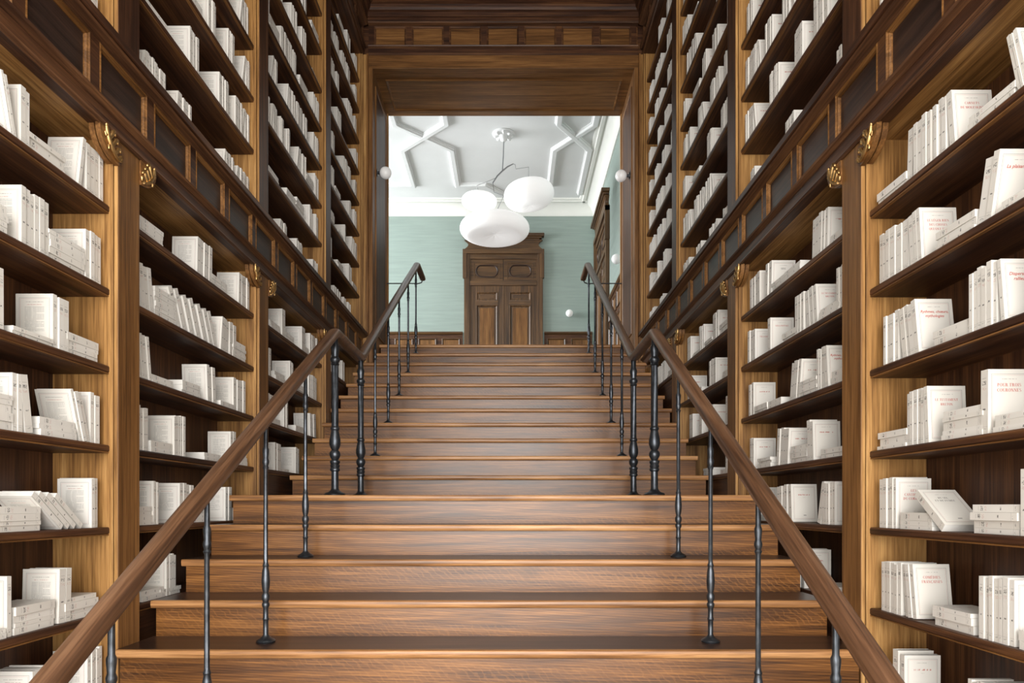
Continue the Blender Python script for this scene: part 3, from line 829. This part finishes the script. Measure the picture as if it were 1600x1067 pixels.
MB().tube([a0, cp3(777, 275), j0, cp3(793, 260.5), a1], [0.009, 0.012, 0.012, 0.011, 0.007], 8).build('arm', M['brass'], ch, smooth=60)
for pts in ([a1, cp3(805, 257), cp3(806, 264), cp3(826, 261), cp3(826, 285)],
            [cp3(775, 278), cp3(745, 290), cp3(749, 302)],
            [a0, cp3(772, 300), cp3(787, 306), cp3(774, 334)]):
    MB().tube(pts, 0.0042, 6).build('wire', M['brass'], ch, smooth=60)
def shade(c, a, b, tilt, roll, dim=0.35, name='shade'):
    mb = MB(); seg = 48; prof = []; c0 = a - b * 1.15
    for i in range(9):
        q = i / 8; prof.append((max(0.001, c0 * q), -b * (1 - dim * (1 - q) ** 2)))
    for i in range(1, 16):
        ph = -math.pi / 2 + math.pi * i / 16
        prof.append((c0 + b * 1.15 * math.cos(ph), b * math.sin(ph)))
    for i in range(9):
        q = 1 - i / 8; prof.append((max(0.001, c0 * q), b * (1 - dim * (1 - q) ** 2)))
    mb.lathe(prof, seg)
    m = Matrix.Rotation(R(roll), 3, 'Y') @ Matrix.Rotation(R(tilt), 3, 'X')
    for i, p in enumerate(mb.v):
        v = Vector(p); ang = math.atan2(v.y, v.x); rr = math.hypot(v.x, v.y) / a
        v.z += 0.004 * b / 0.2 * math.sin(9 * ang) * max(0, 0.6 - rr)
        mb.v[i] = tuple(m @ v + Vector(c))
    mb.build(name, M['shade'], ch, smooth=60)
shade(cp3(773, 357.5), 0.515, 0.122, 0, 0)
shade(cp3(826.5, 304.5), 0.375, 0.180, 4, -7, 0.15)
shade(cp3(749, 314.5, 10.25), 0.265, 0.084, 0, 2)

# ------------------------------------------------------------------ books
rng = random.Random(7)
SPT = 0.050
def DL(px, s):
    """depth along the corridor of the point px across the frame on the plane of the spines"""
    return (W[s] + SPT) * 1066.7 / abs(px - 799)
TH = [0.009, 0.012, 0.015, 0.018, 0.021, 0.025, 0.030, 0.036]
BH, BW = 0.205, 0.140

def quad_box(mb, uvs, x0, x1, y0, y1, z0, z1, mats):
    """box with one material per face and uv; mats keys: x+ x- y+ y- z+ z-"""
    F = {'x+': ((x1, y0, z0), (x1, y1, z0), (x1, y1, z1), (x1, y0, z1)), 'x-': ((x0, y1, z0), (x0, y0, z0), (x0, y0, z1), (x0, y1, z1)),
         'y+': ((x1, y1, z0), (x0, y1, z0), (x0, y1, z1), (x1, y1, z1)), 'y-': ((x0, y0, z0), (x1, y0, z0), (x1, y0, z1), (x0, y0, z1)),
         'z+': ((x0, y0, z1), (x1, y0, z1), (x1, y1, z1), (x0, y1, z1)), 'z-': ((x0, y1, z0), (x1, y1, z0), (x1, y0, z0), (x0, y0, z0))}
    for k, q in F.items():
        b = len(mb.v); mb.v += list(q); mb.face([b, b + 1, b + 2, b + 3], mats.get(k, 0))
        uvs += [0, 0, 1, 0, 1, 1, 0, 1]
BMATS = [M['paper'], M['spine'], M['front'], M['back']]
_bk = {}
def book_meshes(t, titled):
    key = (t, titled)
    if key not in _bk:
        c = 0.0011
        mb = MB(); uvs = []
        quad_box(mb, uvs, -BW, 0, t / 2 - c, t / 2, 0, BH, {'y+': 2})
        quad_box(mb, uvs, -BW, 0, -t / 2, -t / 2 + c, 0, BH, {'y-': 3})
        quad_box(mb, uvs, -c, 0.0003, -t / 2, t / 2, 0.0001, BH - 0.0001, {'x+': 1})
        mb.uv = uvs
        ms = list(BMATS)
        if titled: ms[2] = M['front_bare']
        cover = mb.mesh('cover', (0, 0, 0), ms)
        pg = MB().box(-BW + 0.0015, -c, -t / 2 + c, t / 2 - c, 0.0008, BH - 0.0012)
        pages = pg.mesh('pages', (0, 0, 0), (M['pages'],))
        _bk[key] = (cover, pages)
    return _bk[key]

# --- lettering: a small set of capitals with thick stems, hairlines and flat serifs
TK, HR = 0.17, 0.05
def glyph(ch):
    q = []          # polygons
    def rect(x0, y0, x1, y1): q.append([(x0, y0), (x1, y0), (x1, y1), (x0, y1)])
    def stem(x, w=TK, y0=0, y1=1, sf=0.09):
        rect(x, y0, x + w, y1)
        if sf:
            if y0 == 0: rect(x - sf, 0, x + w + sf, HR)
            if y1 == 1: rect(x - sf, 1 - HR, x + w + sf, 1)
    def diag(x0, y0, x1, y1, w): q.append([(x0, y0), (x0 + w, y0), (x1 + w, y1), (x1, y1)])
    def arc(cx, cy, rx, ry, a0, a1, w=TK, h=HR, n=10):
        for i in range(n):
            p = [a0 + (a1 - a0) * (i + k) / n for k in (0, 1)]
            q.append([(cx + rx * math.cos(R(p[0])), cy + ry * math.sin(R(p[0]))), (cx + rx * math.cos(R(p[1])), cy + ry * math.sin(R(p[1]))),
                      (cx + (rx - w) * math.cos(R(p[1])), cy + (ry - h) * math.sin(R(p[1]))), (cx + (rx - w) * math.cos(R(p[0])), cy + (ry - h) * math.sin(R(p[0])))])
    def arms(ys, x, x1):
        for y in ys: rect(x, y, x1, y + HR)
        rect(x1 - 0.05, ys[0], x1, ys[0] + (0.24 if ys[0] < 0.5 else -0.2)) if ys[0] < 0.1 else None
        if ys[-1] > 0.9: rect(x1 - 0.05, 0.76, x1, 1)
    w = 0.75
    acc = None
    if ch in 'ÉÈ': acc = ch; ch = 'E'
    ced = ch == 'Ç'
    if ced: ch = 'C'
    if ch == ' ': return [], 0.36
    if ch == 'A': diag(0.0, 0, 0.32, 1, 0.05); diag(0.52, 0, 0.30, 1, TK); rect(0.12, 0.3, 0.55, 0.34); rect(-0.06, 0, 0.16, HR); rect(0.42, 0, 0.80, HR); w = 0.76
    elif ch == 'B': stem(0.09); arc(0.24, 0.755, 0.36, 0.245, -90, 90); arc(0.24, 0.265, 0.42, 0.265, -90, 90); w = 0.72
    elif ch == 'C': arc(0.42, 0.5, 0.40, 0.52, 50, 310); rect(0.66, 0.68, 0.71, 0.98); rect(0.66, 0.04, 0.71, 0.26); w = 0.76
    elif ch == 'D': stem(0.09); arc(0.26, 0.5, 0.50, 0.5, -90, 90); w = 0.82
    elif ch == 'E': stem(0.09); arms((0, 0.48, 0.95), 0.2, 0.64); w = 0.70
    elif ch == 'F': stem(0.09); arms((0.48, 0.95), 0.2, 0.62); w = 0.66
    elif ch == 'G': arc(0.42, 0.5, 0.40, 0.52, 50, 320); stem(0.60, TK, 0, 0.42, 0); rect(0.52, 0.40, 0.84, 0.45); w = 0.84
    elif ch == 'H': stem(0.09); stem(0.58); rect(0.2, 0.48, 0.6, 0.53); w = 0.86
    elif ch == 'I': stem(0.10); w = 0.38
    elif ch == 'K': stem(0.09); diag(0.24, 0.42, 0.60, 1, 0.05); diag(0.60, 0, 0.30, 0.55, TK); rect(0.5, 0, 0.88, HR); rect(0.5, 1 - HR, 0.78, 1); w = 0.84
    elif ch == 'L': stem(0.09); rect(0.2, 0, 0.64, HR); rect(0.59, 0, 0.64, 0.3); w = 0.68
    elif ch == 'M': stem(0.09, 0.05); stem(0.80); diag(0.46, 0, 0.10, 1, TK); diag(0.48, 0, 0.82, 1, 0.05); w = 1.08
    elif ch == 'N': stem(0.09, 0.05); stem(0.66, 0.05); diag(0.56, 0, 0.08, 1, TK); w = 0.84
    elif ch == 'O' or ch == 'Q':
        arc(0.42, 0.5, 0.41, 0.52, 0, 360, n=18); w = 0.84
        if ch == 'Q': diag(0.62, -0.22, 0.40, 0.05, 0.14)
    elif ch == 'P': stem(0.09); arc(0.24, 0.73, 0.40, 0.27, -90, 90); w = 0.70
    elif ch == 'R': stem(0.09); arc(0.24, 0.74, 0.38, 0.26, -90, 90); diag(0.58, 0, 0.36, 0.5, TK); rect(0.55, 0, 0.84, HR); w = 0.82
    elif ch == 'S': arc(0.33, 0.745, 0.26, 0.265, 60, 240, 0.13); arc(0.33, 0.255, 0.28, 0.265, -120, 60, 0.14); diag(0.38, 0.40, 0.13, 0.60, 0.15); rect(0.52, 0.70, 0.56, 1); rect(0.07, 0.0, 0.11, 0.3); w = 0.66
    elif ch == 'T': stem(0.30, TK, 0, 1, 0.09); rect(0.02, 0.95, 0.75, 1); rect(0.02, 0.72, 0.06, 1); rect(0.71, 0.72, 0.75, 1); w = 0.78
    elif ch == 'U': stem(0.09, TK, 0.28, 1); stem(0.66, 0.05, 0.28, 1); arc(0.40, 0.30, 0.31, 0.32, 180, 360, 0.13); w = 0.82
    elif ch == 'V': diag(0.30, 0, 0.0, 1, TK); diag(0.36, 0, 0.66, 1, 0.05); rect(-0.06, 0.95, 0.28, 1); rect(0.55, 0.95, 0.8, 1); w = 0.76
    elif ch == 'Y': stem(0.30, TK, 0, 0.45); diag(0.30, 0.42, 0.02, 1, TK); diag(0.42, 0.42, 0.64, 1, 0.05); rect(-0.05, 0.95, 0.28, 1); rect(0.55, 0.95, 0.8, 1); w = 0.76
    if acc: q.append([(0.34, 1.08), (0.42, 1.08), (0.56, 1.26), (0.42, 1.26)])
    if ced: q.append([(0.38, -0.02), (0.46, -0.02), (0.40, -0.22), (0.30, -0.22)])
    return q, w + 0.10

def cap_text(lines, cap, lead):
    mb = MB()
    for i, ln in enumerate(lines):
        gl = [glyph(c) for c in ln]
        tw = sum(g[1] for g in gl); x = -tw / 2
        for polys, w in gl:
            for p in polys:
                b = len(mb.v)
                mb.v += [(-(x + a) * cap, 0.0, z * cap - i * lead) for a, z in p]
                mb.face([b + k for k in range(len(p))])
            x += w
    return mb
def italic_text(lines, size, lead):
    cu = bpy.data.curves.new('title', 'FONT'); cu.body = '\n'.join(lines); cu.align_x = 'CENTER'
    cu.shear = 0.25; cu.size = size; cu.space_line = lead / size; cu.offset = size * 0.012; cu.resolution_u = 3
    o = bpy.data.objects.new('title', cu); COL.objects.link(o)
    bpy.context.view_layer.update()
    me = bpy.data.meshes.new_from_object(o.evaluated_get(bpy.context.evaluated_depsgraph_get()))
    bpy.data.objects.remove(o)
    mb = MB(); mb.v = [(-v.co.x, 0.0, v.co.y) for v in me.vertices]
    for p in me.polygons: mb.face(list(p.vertices))
    bpy.data.meshes.remove(me)
    return mb
TITLES = {
    'carnets': ('C', ['CARNETS', 'DE MOLESKINE'], 'r'), 'leger': ('C', ['LE LÉGER RIEN', 'DES CHOSES', 'QUI ONT ÉTÉ'], 'r'),
    'testament': ('C', ['LE TESTAMENT', 'BRETON'], 'r'), 'couronnes': ('C', ['POUR TROIS', 'COURONNES'], 'r'),
    'cantiques': ('C', ['LES', 'CANTIQUES', 'DU CORBEAU'], 'r'), 'sel': ('C', ['DE SEL', 'ET DE FUMÉE'], 'k'),
    'comedies': ('C', ['COMÉDIES', 'FRANÇAISES'], 'r'), 'villa': ('C', ['VILLA ROYALE'], 'r'), 'seul': ('C', ['SEUL'], 'k'),
    'plaisanterie': ('I', ['La plaisanterie'], 'r'), 'rythmes': ('I', ['Rythmes, chœurs,', 'mythologies'], 'r'), 'dispersez': ('I', ['Dispersez-vous,', 'ralliez-vous'], 'r'),
}
_tt = {}
def title_mesh(key):
    if key not in _tt:
        kind, lines, c = TITLES[key]
        mb = cap_text(lines, 0.0098 if max(map(len, lines)) < 11 else 0.0085, 0.0165) if kind == 'C' else italic_text(lines, 0.0145, 0.0165)
        _tt[key] = mb.mesh('title', (0, 0, 0), (M['ink_red'] if c == 'r' else M['ink_dark'],))
    return _tt[key]

# --- layouts. Items run from the far end of a shelf towards the camera:
# ('U', far px, near px, count, lean in degrees (+ = top away from camera), title of the nearest) or ('S', far px, count)
L, Rr = -1, 1
LAY = {
 (L, 0, 0): [('U', 162, 135, 4, 0), ('U', 127, 122, 1, 10), ('S', 104, 3), ('U', 48, 33, 2, 0), ('U', 27, 20, 2, -14), ('S', 10, 1)],
 (L, 0, 1): [('U', 160, 135, 4, 0), ('S', 134, 5), ('U', 79, 34, 6, 0), ('S', 14, 4)],
 (L, 0, 2): [('S', 155, 4), ('U', 108, 86, 3, 0), ('S', 84, 2), ('U', 8, 0, 1, 0)],
 (L, 0, 3): [('U', 157, 144, 2, 0), ('U', 143, 127, 3, -17), ('S', 120, 3), ('U', 55, 42, 1, -8), ('U', 37, 22, 2, 0), ('S', 21, 5)],
 (L, 0, 4): [('U', 155, 143, 2, 0), ('U', 139, 96, 4, -52), ('S', 66, 4)],
 (L, 0, 5): [('S', 155, 4), ('U', 112, 90, 2, 2), ('S', 88, 4), ('U', 20, 13, 1, 0), ('S', 12, 2)],
 (L, 0, 6): [('U', 161, 139, 5, 0), ('S', 137, 2), ('U', 78, 52, 4, 0), ('S', 20, 2)],
 (L, 1, 0): [('U', 390, 378, 4, 0), ('U', 377, 372, 1, 12), ('S', 356, 3), ('U', 332, 309, 5, 2), ('S', 257, 4)],
 (L, 1, 1): [('S', 385, 5), ('U', 371, 360, 4, 0), ('U', 357, 345, 3, 10), ('U', 343, 279, 7, -26), ('S', 277, 6), ('U', 242, 222, 3, -8)],
 (L, 1, 2): [('U', 384, 364, 4, 0), ('S', 366, 1), ('U', 338, 325, 3, -4), ('S', 314, 3), ('S', 273, 2), ('U', 238, 219, 4, -8)],
 (L, 1, 3): [('S', 387, 3), ('U', 369, 361, 2, 0), ('S', 345, 2), ('U', 290, 272, 5, 0), ('S', 271, 2), ('U', 233, 214, 5, 0)],
 (L, 1, 4): [('S', 388, 3), ('U', 364, 352, 3, 0), ('S', 328, 3), ('U', 304, 282, 4, 0), ('U', 249, 240, 3, 0), ('S', 238, 4)],
 (L, 1, 5): [('S', 284, 2), ('U', 277, 261, 5, 0), ('S', 258, 2)],
 (L, 2, 0): [('U', 497, 485, 5, 0), ('S', 484, 2), ('U', 478, 472, 3, 0), ('S', 460, 3), ('U', 446, 441, 2, 0), ('S', 439, 3)],
 (L, 2, 1): [('U', 496, 484, 5, 0), ('S', 478, 3), ('U', 460, 453, 3, 0), ('S', 446, 3), ('U', 425, 419, 2, 0)],
 (L, 2, 2): [('U', 496, 486, 4, -5), ('S', 475, 2), ('U', 450, 444, 3, 0), ('S', 439, 2), ('U', 428, 419, 3, 0)],
 (L, 2, 3): [('U', 468, 462, 2, 0), ('S', 452, 1), ('U', 440, 430, 3, 0)],
 (Rr, 0, 0): [('S', 1371, 2), ('U', 1411, 1423, 1, -3), ('U', 1427, 1477, 8, 0), ('U', 1483, 1491, 1, 9, 'carnets'), ('S', 1513, 2), ('U', 1590, 1606, 3, 14)],
 (Rr, 0, 1): [('U', 1372, 1417, 6, 0), ('U', 1421, 1438, 3, 6, 'leger'), ('S', 1460, 3), ('U', 1523, 1545, 2, -12, 'plaisanterie'), ('S', 1560, 2)],
 (Rr, 0, 2): [('U', 1380, 1401, 4, 0), ('U', 1409, 1436, 4, 8, 'rythmes'), ('S', 1457, 2), ('U', 1514, 1555, 6, 0), ('U', 1562, 1568, 1, 8, 'dispersez')],
 (Rr, 0, 3): [('S', 1370.5, 3), ('U', 1415, 1442, 5, 0), ('U', 1445, 1451, 1, 3, 'testament'), ('S', 1470, 5), ('U', 1529, 1540, 1, 0, 'couronnes'), ('S', 1549, 3)],
 (Rr, 0, 4): [('U', 1374, 1398, 5, 0, 'cantiques'), ('S', 1405, 3), ('F', 1473, 52, 'sel'), ('S', 1518, 4), ('U', 1594, 1604, 1, 0)],
 (Rr, 0, 5): [('U', 1376, 1407, 6, 0), ('U', 1413, 1431, 3, 8, 'comedies'), ('S', 1457, 3), ('U', 1529, 1582, 7, 0), ('S', 1590, 2)],
 (Rr, 0, 6): [('U', 1394, 1412, 2, 0), ('S', 1440, 2), ('U', 1512, 1540, 4, 0)],
 (Rr, 1, 0): [('U', 1171, 1188, 4, 0), ('U', 1195, 1203, 2, -3, 'seul'), ('S', 1204, 3), ('S', 1224, 3), ('U', 1266, 1290, 5, -3), ('S', 1294, 2)],
 (Rr, 1, 1): [('U', 1168, 1179, 3, 0, 'villa'), ('U', 1198, 1203, 1, 0, 'villa'), ('S', 1222, 2), ('U', 1242, 1255, 3, 0), ('U', 1259, 1276, 3, 6, 'testament'), ('S', 1279, 3), ('U', 1306, 1318, 3, 0)],
 (Rr, 1, 2): [('U', 1169, 1176, 2, 0), ('S', 1178, 2), ('S', 1197, 2), ('U', 1232, 1247, 4, -9), ('S', 1248, 4), ('U', 1275, 1286, 3, 0), ('U', 1289, 1294, 1, 8, 'rythmes'), ('S', 1296, 3)],
 (Rr, 1, 3): [('U', 1171, 1177, 2, 0), ('S', 1183, 3), ('U', 1211, 1229, 4, -6), ('S', 1234, 4), ('U', 1261, 1270, 2, 3), ('S', 1281, 2)],
 (Rr, 1, 4): [('U', 1171, 1178, 2, 0), ('S', 1180, 2), ('U', 1214, 1229, 4, 0), ('U', 1232, 1238, 1, 4), ('U', 1270, 1281, 1, -14), ('U', 1284, 1302, 5, 0)],
 (Rr, 1, 5): [('U', 1246, 1256, 2, 0), ('S', 1274, 2)],
 (Rr, 2, 0): [('U', 1073, 1079, 4, 0), ('S', 1081, 2), ('U', 1092, 1098, 3, 0), ('S', 1100, 2), ('U', 1113, 1121, 4, 0), ('S', 1123, 3)],
 (Rr, 2, 1): [('U', 1073, 1078, 3, 0), ('S', 1084, 2), ('U', 1107, 1117, 5, 0), ('S', 1127, 2), ('U', 1138, 1146, 4, 0)],
 (Rr, 2, 2): [('U', 1076, 1082, 3, 0), ('U', 1092, 1096, 2, 0), ('U', 1105, 1112, 4, -8), ('U', 1133, 1145, 4, 0)],
 (Rr, 2, 3): [('S', 1098, 3), ('S', 1125, 1), ('U', 1132, 1139, 4, 0)],
}

def random_row(s, y0, y1, seed):
    r = random.Random(seed); out = []; y = y1 - r.uniform(0.01, 0.06)
    while y > y0 + 0.08:
        k = r.random()
        if k < 0.66:
            nb = r.randint(3, 8); span = nb * r.uniform(0.017, 0.022)
            span = min(span, y - y0 - 0.02)
            out.append(('u', y, y - span, nb, r.choice([0, 0, 0, 1])))
            y -= span
            if r.random() < 0.45 and y - 0.08 > y0:
                a = r.uniform(7, 16); g = math.sin(R(a)) * BH
                w = r.uniform(0.014, 0.024)
                if y - g - w > y0: out.append(('u', y - g, y - g - w, 1, a)); y -= g + w
        elif k < 0.84 and y - 0.215 > y0:
            out.append(('s', y, r.randint(1, 5))); y -= 0.21
        y -= r.choice([0.004, 0.04, 0.09, 0.15, 0.22])
    return out

BOOKS = []
ORD = ['zeroth', 'first', 'second', 'third', 'fourth', 'fifth', 'sixth', 'seventh', 'eighth', 'ninth', 'tenth', 'eleventh', 'twelfth', 'thirteenth', 'fourteenth', 'fifteenth', 'sixteenth',
       'seventeenth', 'eighteenth', 'nineteenth', 'twentieth', 'twenty-first', 'twenty-second', 'twenty-third', 'twenty-fourth', 'twenty-fifth', 'twenty-sixth', 'twenty-seventh', 'twenty-eighth', 'twenty-ninth', 'thirtieth'] + [f'thirty-{w}' for w in ('first', 'second', 'third', 'fourth', 'fifth', 'sixth', 'seventh', 'eighth', 'ninth')] + ['fortieth'] + [f'forty-{w}' for w in ('first', 'second', 'third', 'fourth', 'fifth', 'sixth', 'seventh', 'eighth', 'ninth')]
def snap(t): return min(TH, key=lambda q: abs(q - t))

def lay_row(s, bay, level, upper, items, z, y0, y1):
    where = (('ledge shelf' if level == 0 else ORD[level + 1] + ' shelf') + ' above frieze' if upper else ('top shelf' if level == 0 else ORD[level + 1] + ' shelf') + ' below frieze') + f', {BAYNAME[bay]} {SIDE[s]} bookcase'
    flip = Matrix.Rotation(math.pi, 4, 'Z') if s > 0 else Matrix.Identity(4)
    nU = nS = 0
    prev_near = y1; prev_u = None
    for it in items:
        k = it[0]
        if k in 'Uu':
            yf, yn = (DL(it[1], s), DL(it[2], s)) if k == 'U' else (it[1], it[2])
            if yn > yf: yf, yn = yn, yf
            if yf > y1 - 0.006: yf = y1 - 0.006
            cnt, lean = it[3], it[4]
            title = it[5] if len(it) > 5 else None
            if 0 < lean < 30 and prev_u is not None:
                lean = min(lean, max(2.0, math.degrees(math.asin(min(0.5, max(0.0, (prev_u - yf) / BH))))))
            if yn < y0 + 0.004: continue
            ws = [rng.uniform(0.7, 1.35) for _ in range(cnt)]; sm = sum(ws)
            y = yf
            for i in range(cnt):
                w = (yf - yn) * ws[i] / sm
                t = max(0.008, min(0.045, w * math.cos(R(lean)) * 0.97)) if abs(lean) < 30 else 0.022
                t = snap(t)
                if t > w * math.cos(R(lean)) and abs(lean) < 30:
                    lower = [q for q in TH if q <= w * math.cos(R(lean))]
                    t = lower[-1] if lower else TH[0]
                a = lean + (rng.uniform(-0.4, 0.4) if lean == 0 and cnt == 1 else 0)
                sg = 1 if a > 0 else -1
                hs = rng.uniform(0.955, 1.02)
                piv = y if sg > 0 else y - w
                if a == 0: piv = y - t; sg = -1
                jx = -s * 0 + s * rng.uniform(0.0, 0.008)
                mt = Matrix.Translation((X(s, SPT) + jx, piv, z + 0.0006)) @ Matrix.Rotation(-R(a), 4, 'X') @ Matrix.Translation((0, -sg * t / 2, 0)) @ flip @ Matrix.Diagonal((1, 1, hs, 1))
                nU += 1
                st = 'leaning' if abs(a) > 4 else 'standing'
                lab = f'white paperback {st} {ORD[nU]} from far end, {where}'
                BOOKS.append(dict(m=mt, t=t, y=y, z=z, s=s, label=lab, title=title if i == cnt - 1 else None, w=t * 0.6 + (0.06 if i == cnt - 1 else 0.008), bay=bay, upper=upper))
                y -= w
            prev_near = prev_u = yn
        elif k in 'Ss':
            yf = DL(it[1], s) if k == 'S' else it[1]
            yf = min(yf, y1 - 0.008)
            if yf - 0.212 < y0 + 0.002: 
                if yf - 0.212 < y0 - 0.3: continue
                yf = max(yf, y0 + 0.22) if yf + 0.1 > y0 + 0.22 else yf
                if yf - 0.212 < y0: continue
            nS += 1
            zz = z + 0.0006
            for i in range(it[2]):
                t = rng.choice(TH[2:7])
                rot = Matrix.Rotation(R(90) if s < 0 else R(-90), 4, 'X')
                jy = rng.uniform(-0.006, 0.003)
                yc = (yf if s < 0 else yf - BH) + jy
                mt = Matrix.Translation((X(s, SPT) + s * rng.uniform(0.0, 0.010), yc, zz + t / 2)) @ Matrix.Rotation(R(rng.uniform(-1.2, 1.2)), 4, 'Z') @ rot @ flip
                pos = ['lowest', 'second up', 'third up', 'fourth up', 'fifth up', 'sixth up'][i]
                stk = ['', 'farthest', 'second farthest', 'third farthest', 'fourth farthest', 'fifth farthest', 'sixth farthest', 'seventh farthest'][nS]
                lab = f'white paperback lying {pos} in {stk} pile, {where}'
                BOOKS.append(dict(m=mt, t=t, y=yf - 0.1, z=zz, s=s, label=lab, title=None, w=t + (0.05 if i == it[2] - 1 and z < -0.05 else 0.0), bay=bay, upper=upper))
                zz += t + 0.0004
            prev_near = yf - BH; prev_u = None
        elif k == 'F':        # a fallen book resting on the pile beyond it
            yb = DL(it[1], s)
            t = 0.030; a = it[2]
            mt = Matrix.Translation((X(s, SPT) - s * 0.004, yb, z + 0.0006)) @ Matrix.Rotation(-R(a), 4, 'X') @ Matrix.Translation((0, -t / 2, 0)) @ flip
            nU += 1
            BOOKS.append(dict(m=mt, t=t, y=yb, z=z, s=s, label=f'white paperback with black title slumped over pile, {where}', title=it[3], w=0.2, bay=bay, upper=upper))

for s in (-1, 1):
    for b, (y0, y1) in enumerate(BAYS):
        for lv, z in enumerate(LOW[s]):
            if z <= LOWMIN[b]: continue
            items = LAY.get((s, b, lv))
            if items is None:
                if b < 3: continue
                items = random_row(s, y0, y1 - 0.004, 100 * b + 10 * lv + s)
            if b == 0:
                last = items[-1]
                yl = DL(last[1], s) - 0.24 if last[0] == 'S' else DL(last[2], s) - 0.06
                if yl > y0 + 0.1: items = items + random_row(s, y0, yl, 500 + 10 * lv + s)
            lay_row(s, b, lv, False, items, z, y0, y1 - 0.004)
        for lv, z in enumerate(UPP):
            ys = y0
            lay_row(s, b, lv, True, random_row(s, ys, y1 - 0.004, 1000 + 100 * b + 10 * lv + s), z, ys, y1 - 0.004)

def in_view(bk):
    c = bk['m'] @ Vector((0, 0, 0.1)); y = max(0.3, c.y)
    px, py = 799 + 1066.7 * c.x / y, 790 - 1066.7 * c.z / y
    m = 110 / y * 2
    wide = 900 if bk['bay'] == 0 else 0          # the front bays go on past the frame
    return -m - wide < px < 1600 + m + wide and -m - wide / 3 < py < 1067 + m + wide / 3
BOOKS = [b for b in BOOKS if in_view(b)]
for b in BOOKS:
    c = b['m'] @ Vector((0, 0, 0.1))
    px, py = 799 + 1066.7 * c.x / c.y, 790 - 1066.7 * c.z / c.y
    inside = 0 < px < 1600 and 0 < py < 1067
    b['score'] = (b['w'] + 0.004) / c.y ** 2 * (1.0 if inside else 0.02)
BOOKS.sort(key=lambda b: -b['score'])
SINGLE, REST = BOOKS[:300], BOOKS[300:]
for bk in SINGLE:
    root = bpy.data.objects.new('paperback_book', None)
    root.empty_display_size = 0.05
    COL.objects.link(root)
    m = bk['m'].copy(); m.translation.z += ZO
    root.matrix_world = m
    root['label'] = bk['label']; root['category'] = 'book'; root['group'] = 'white paperbacks on the bookcase shelves'
    cm, pm = book_meshes(bk['t'], bool(bk['title']))
    for nm, me in (('cover', cm), ('pages', pm)):
        o = bpy.data.objects.new(nm, me); COL.objects.link(o); o.parent = root
    if bk['title']:
        o = bpy.data.objects.new('title', title_mesh(bk['title'])); COL.objects.link(o); o.parent = root
        o.location = (-BW / 2, bk['t'] / 2 + 0.0004, BH * 0.735)
mb = MB(); uvs = []
for bk in REST:
    b0 = len(mb.v)
    t = bk['t']
    quad_box(mb, uvs, -BW, 0, -t / 2, t / 2, 0, BH, {'x+': 1, 'y+': 2, 'y-': 3})
    for i in range(b0, len(mb.v)):
        mb.v[i] = tuple(bk['m'] @ Vector(mb.v[i]))
mb.uv = uvs
far = mb.build('paperback_books', BMATS, None)
far['kind'] = 'stuff'
far['label'] = 'rows of small white paperbacks filling the upper and farther shelves'
far['category'] = 'books'
print('BOOKS', len(SINGLE), len(REST))
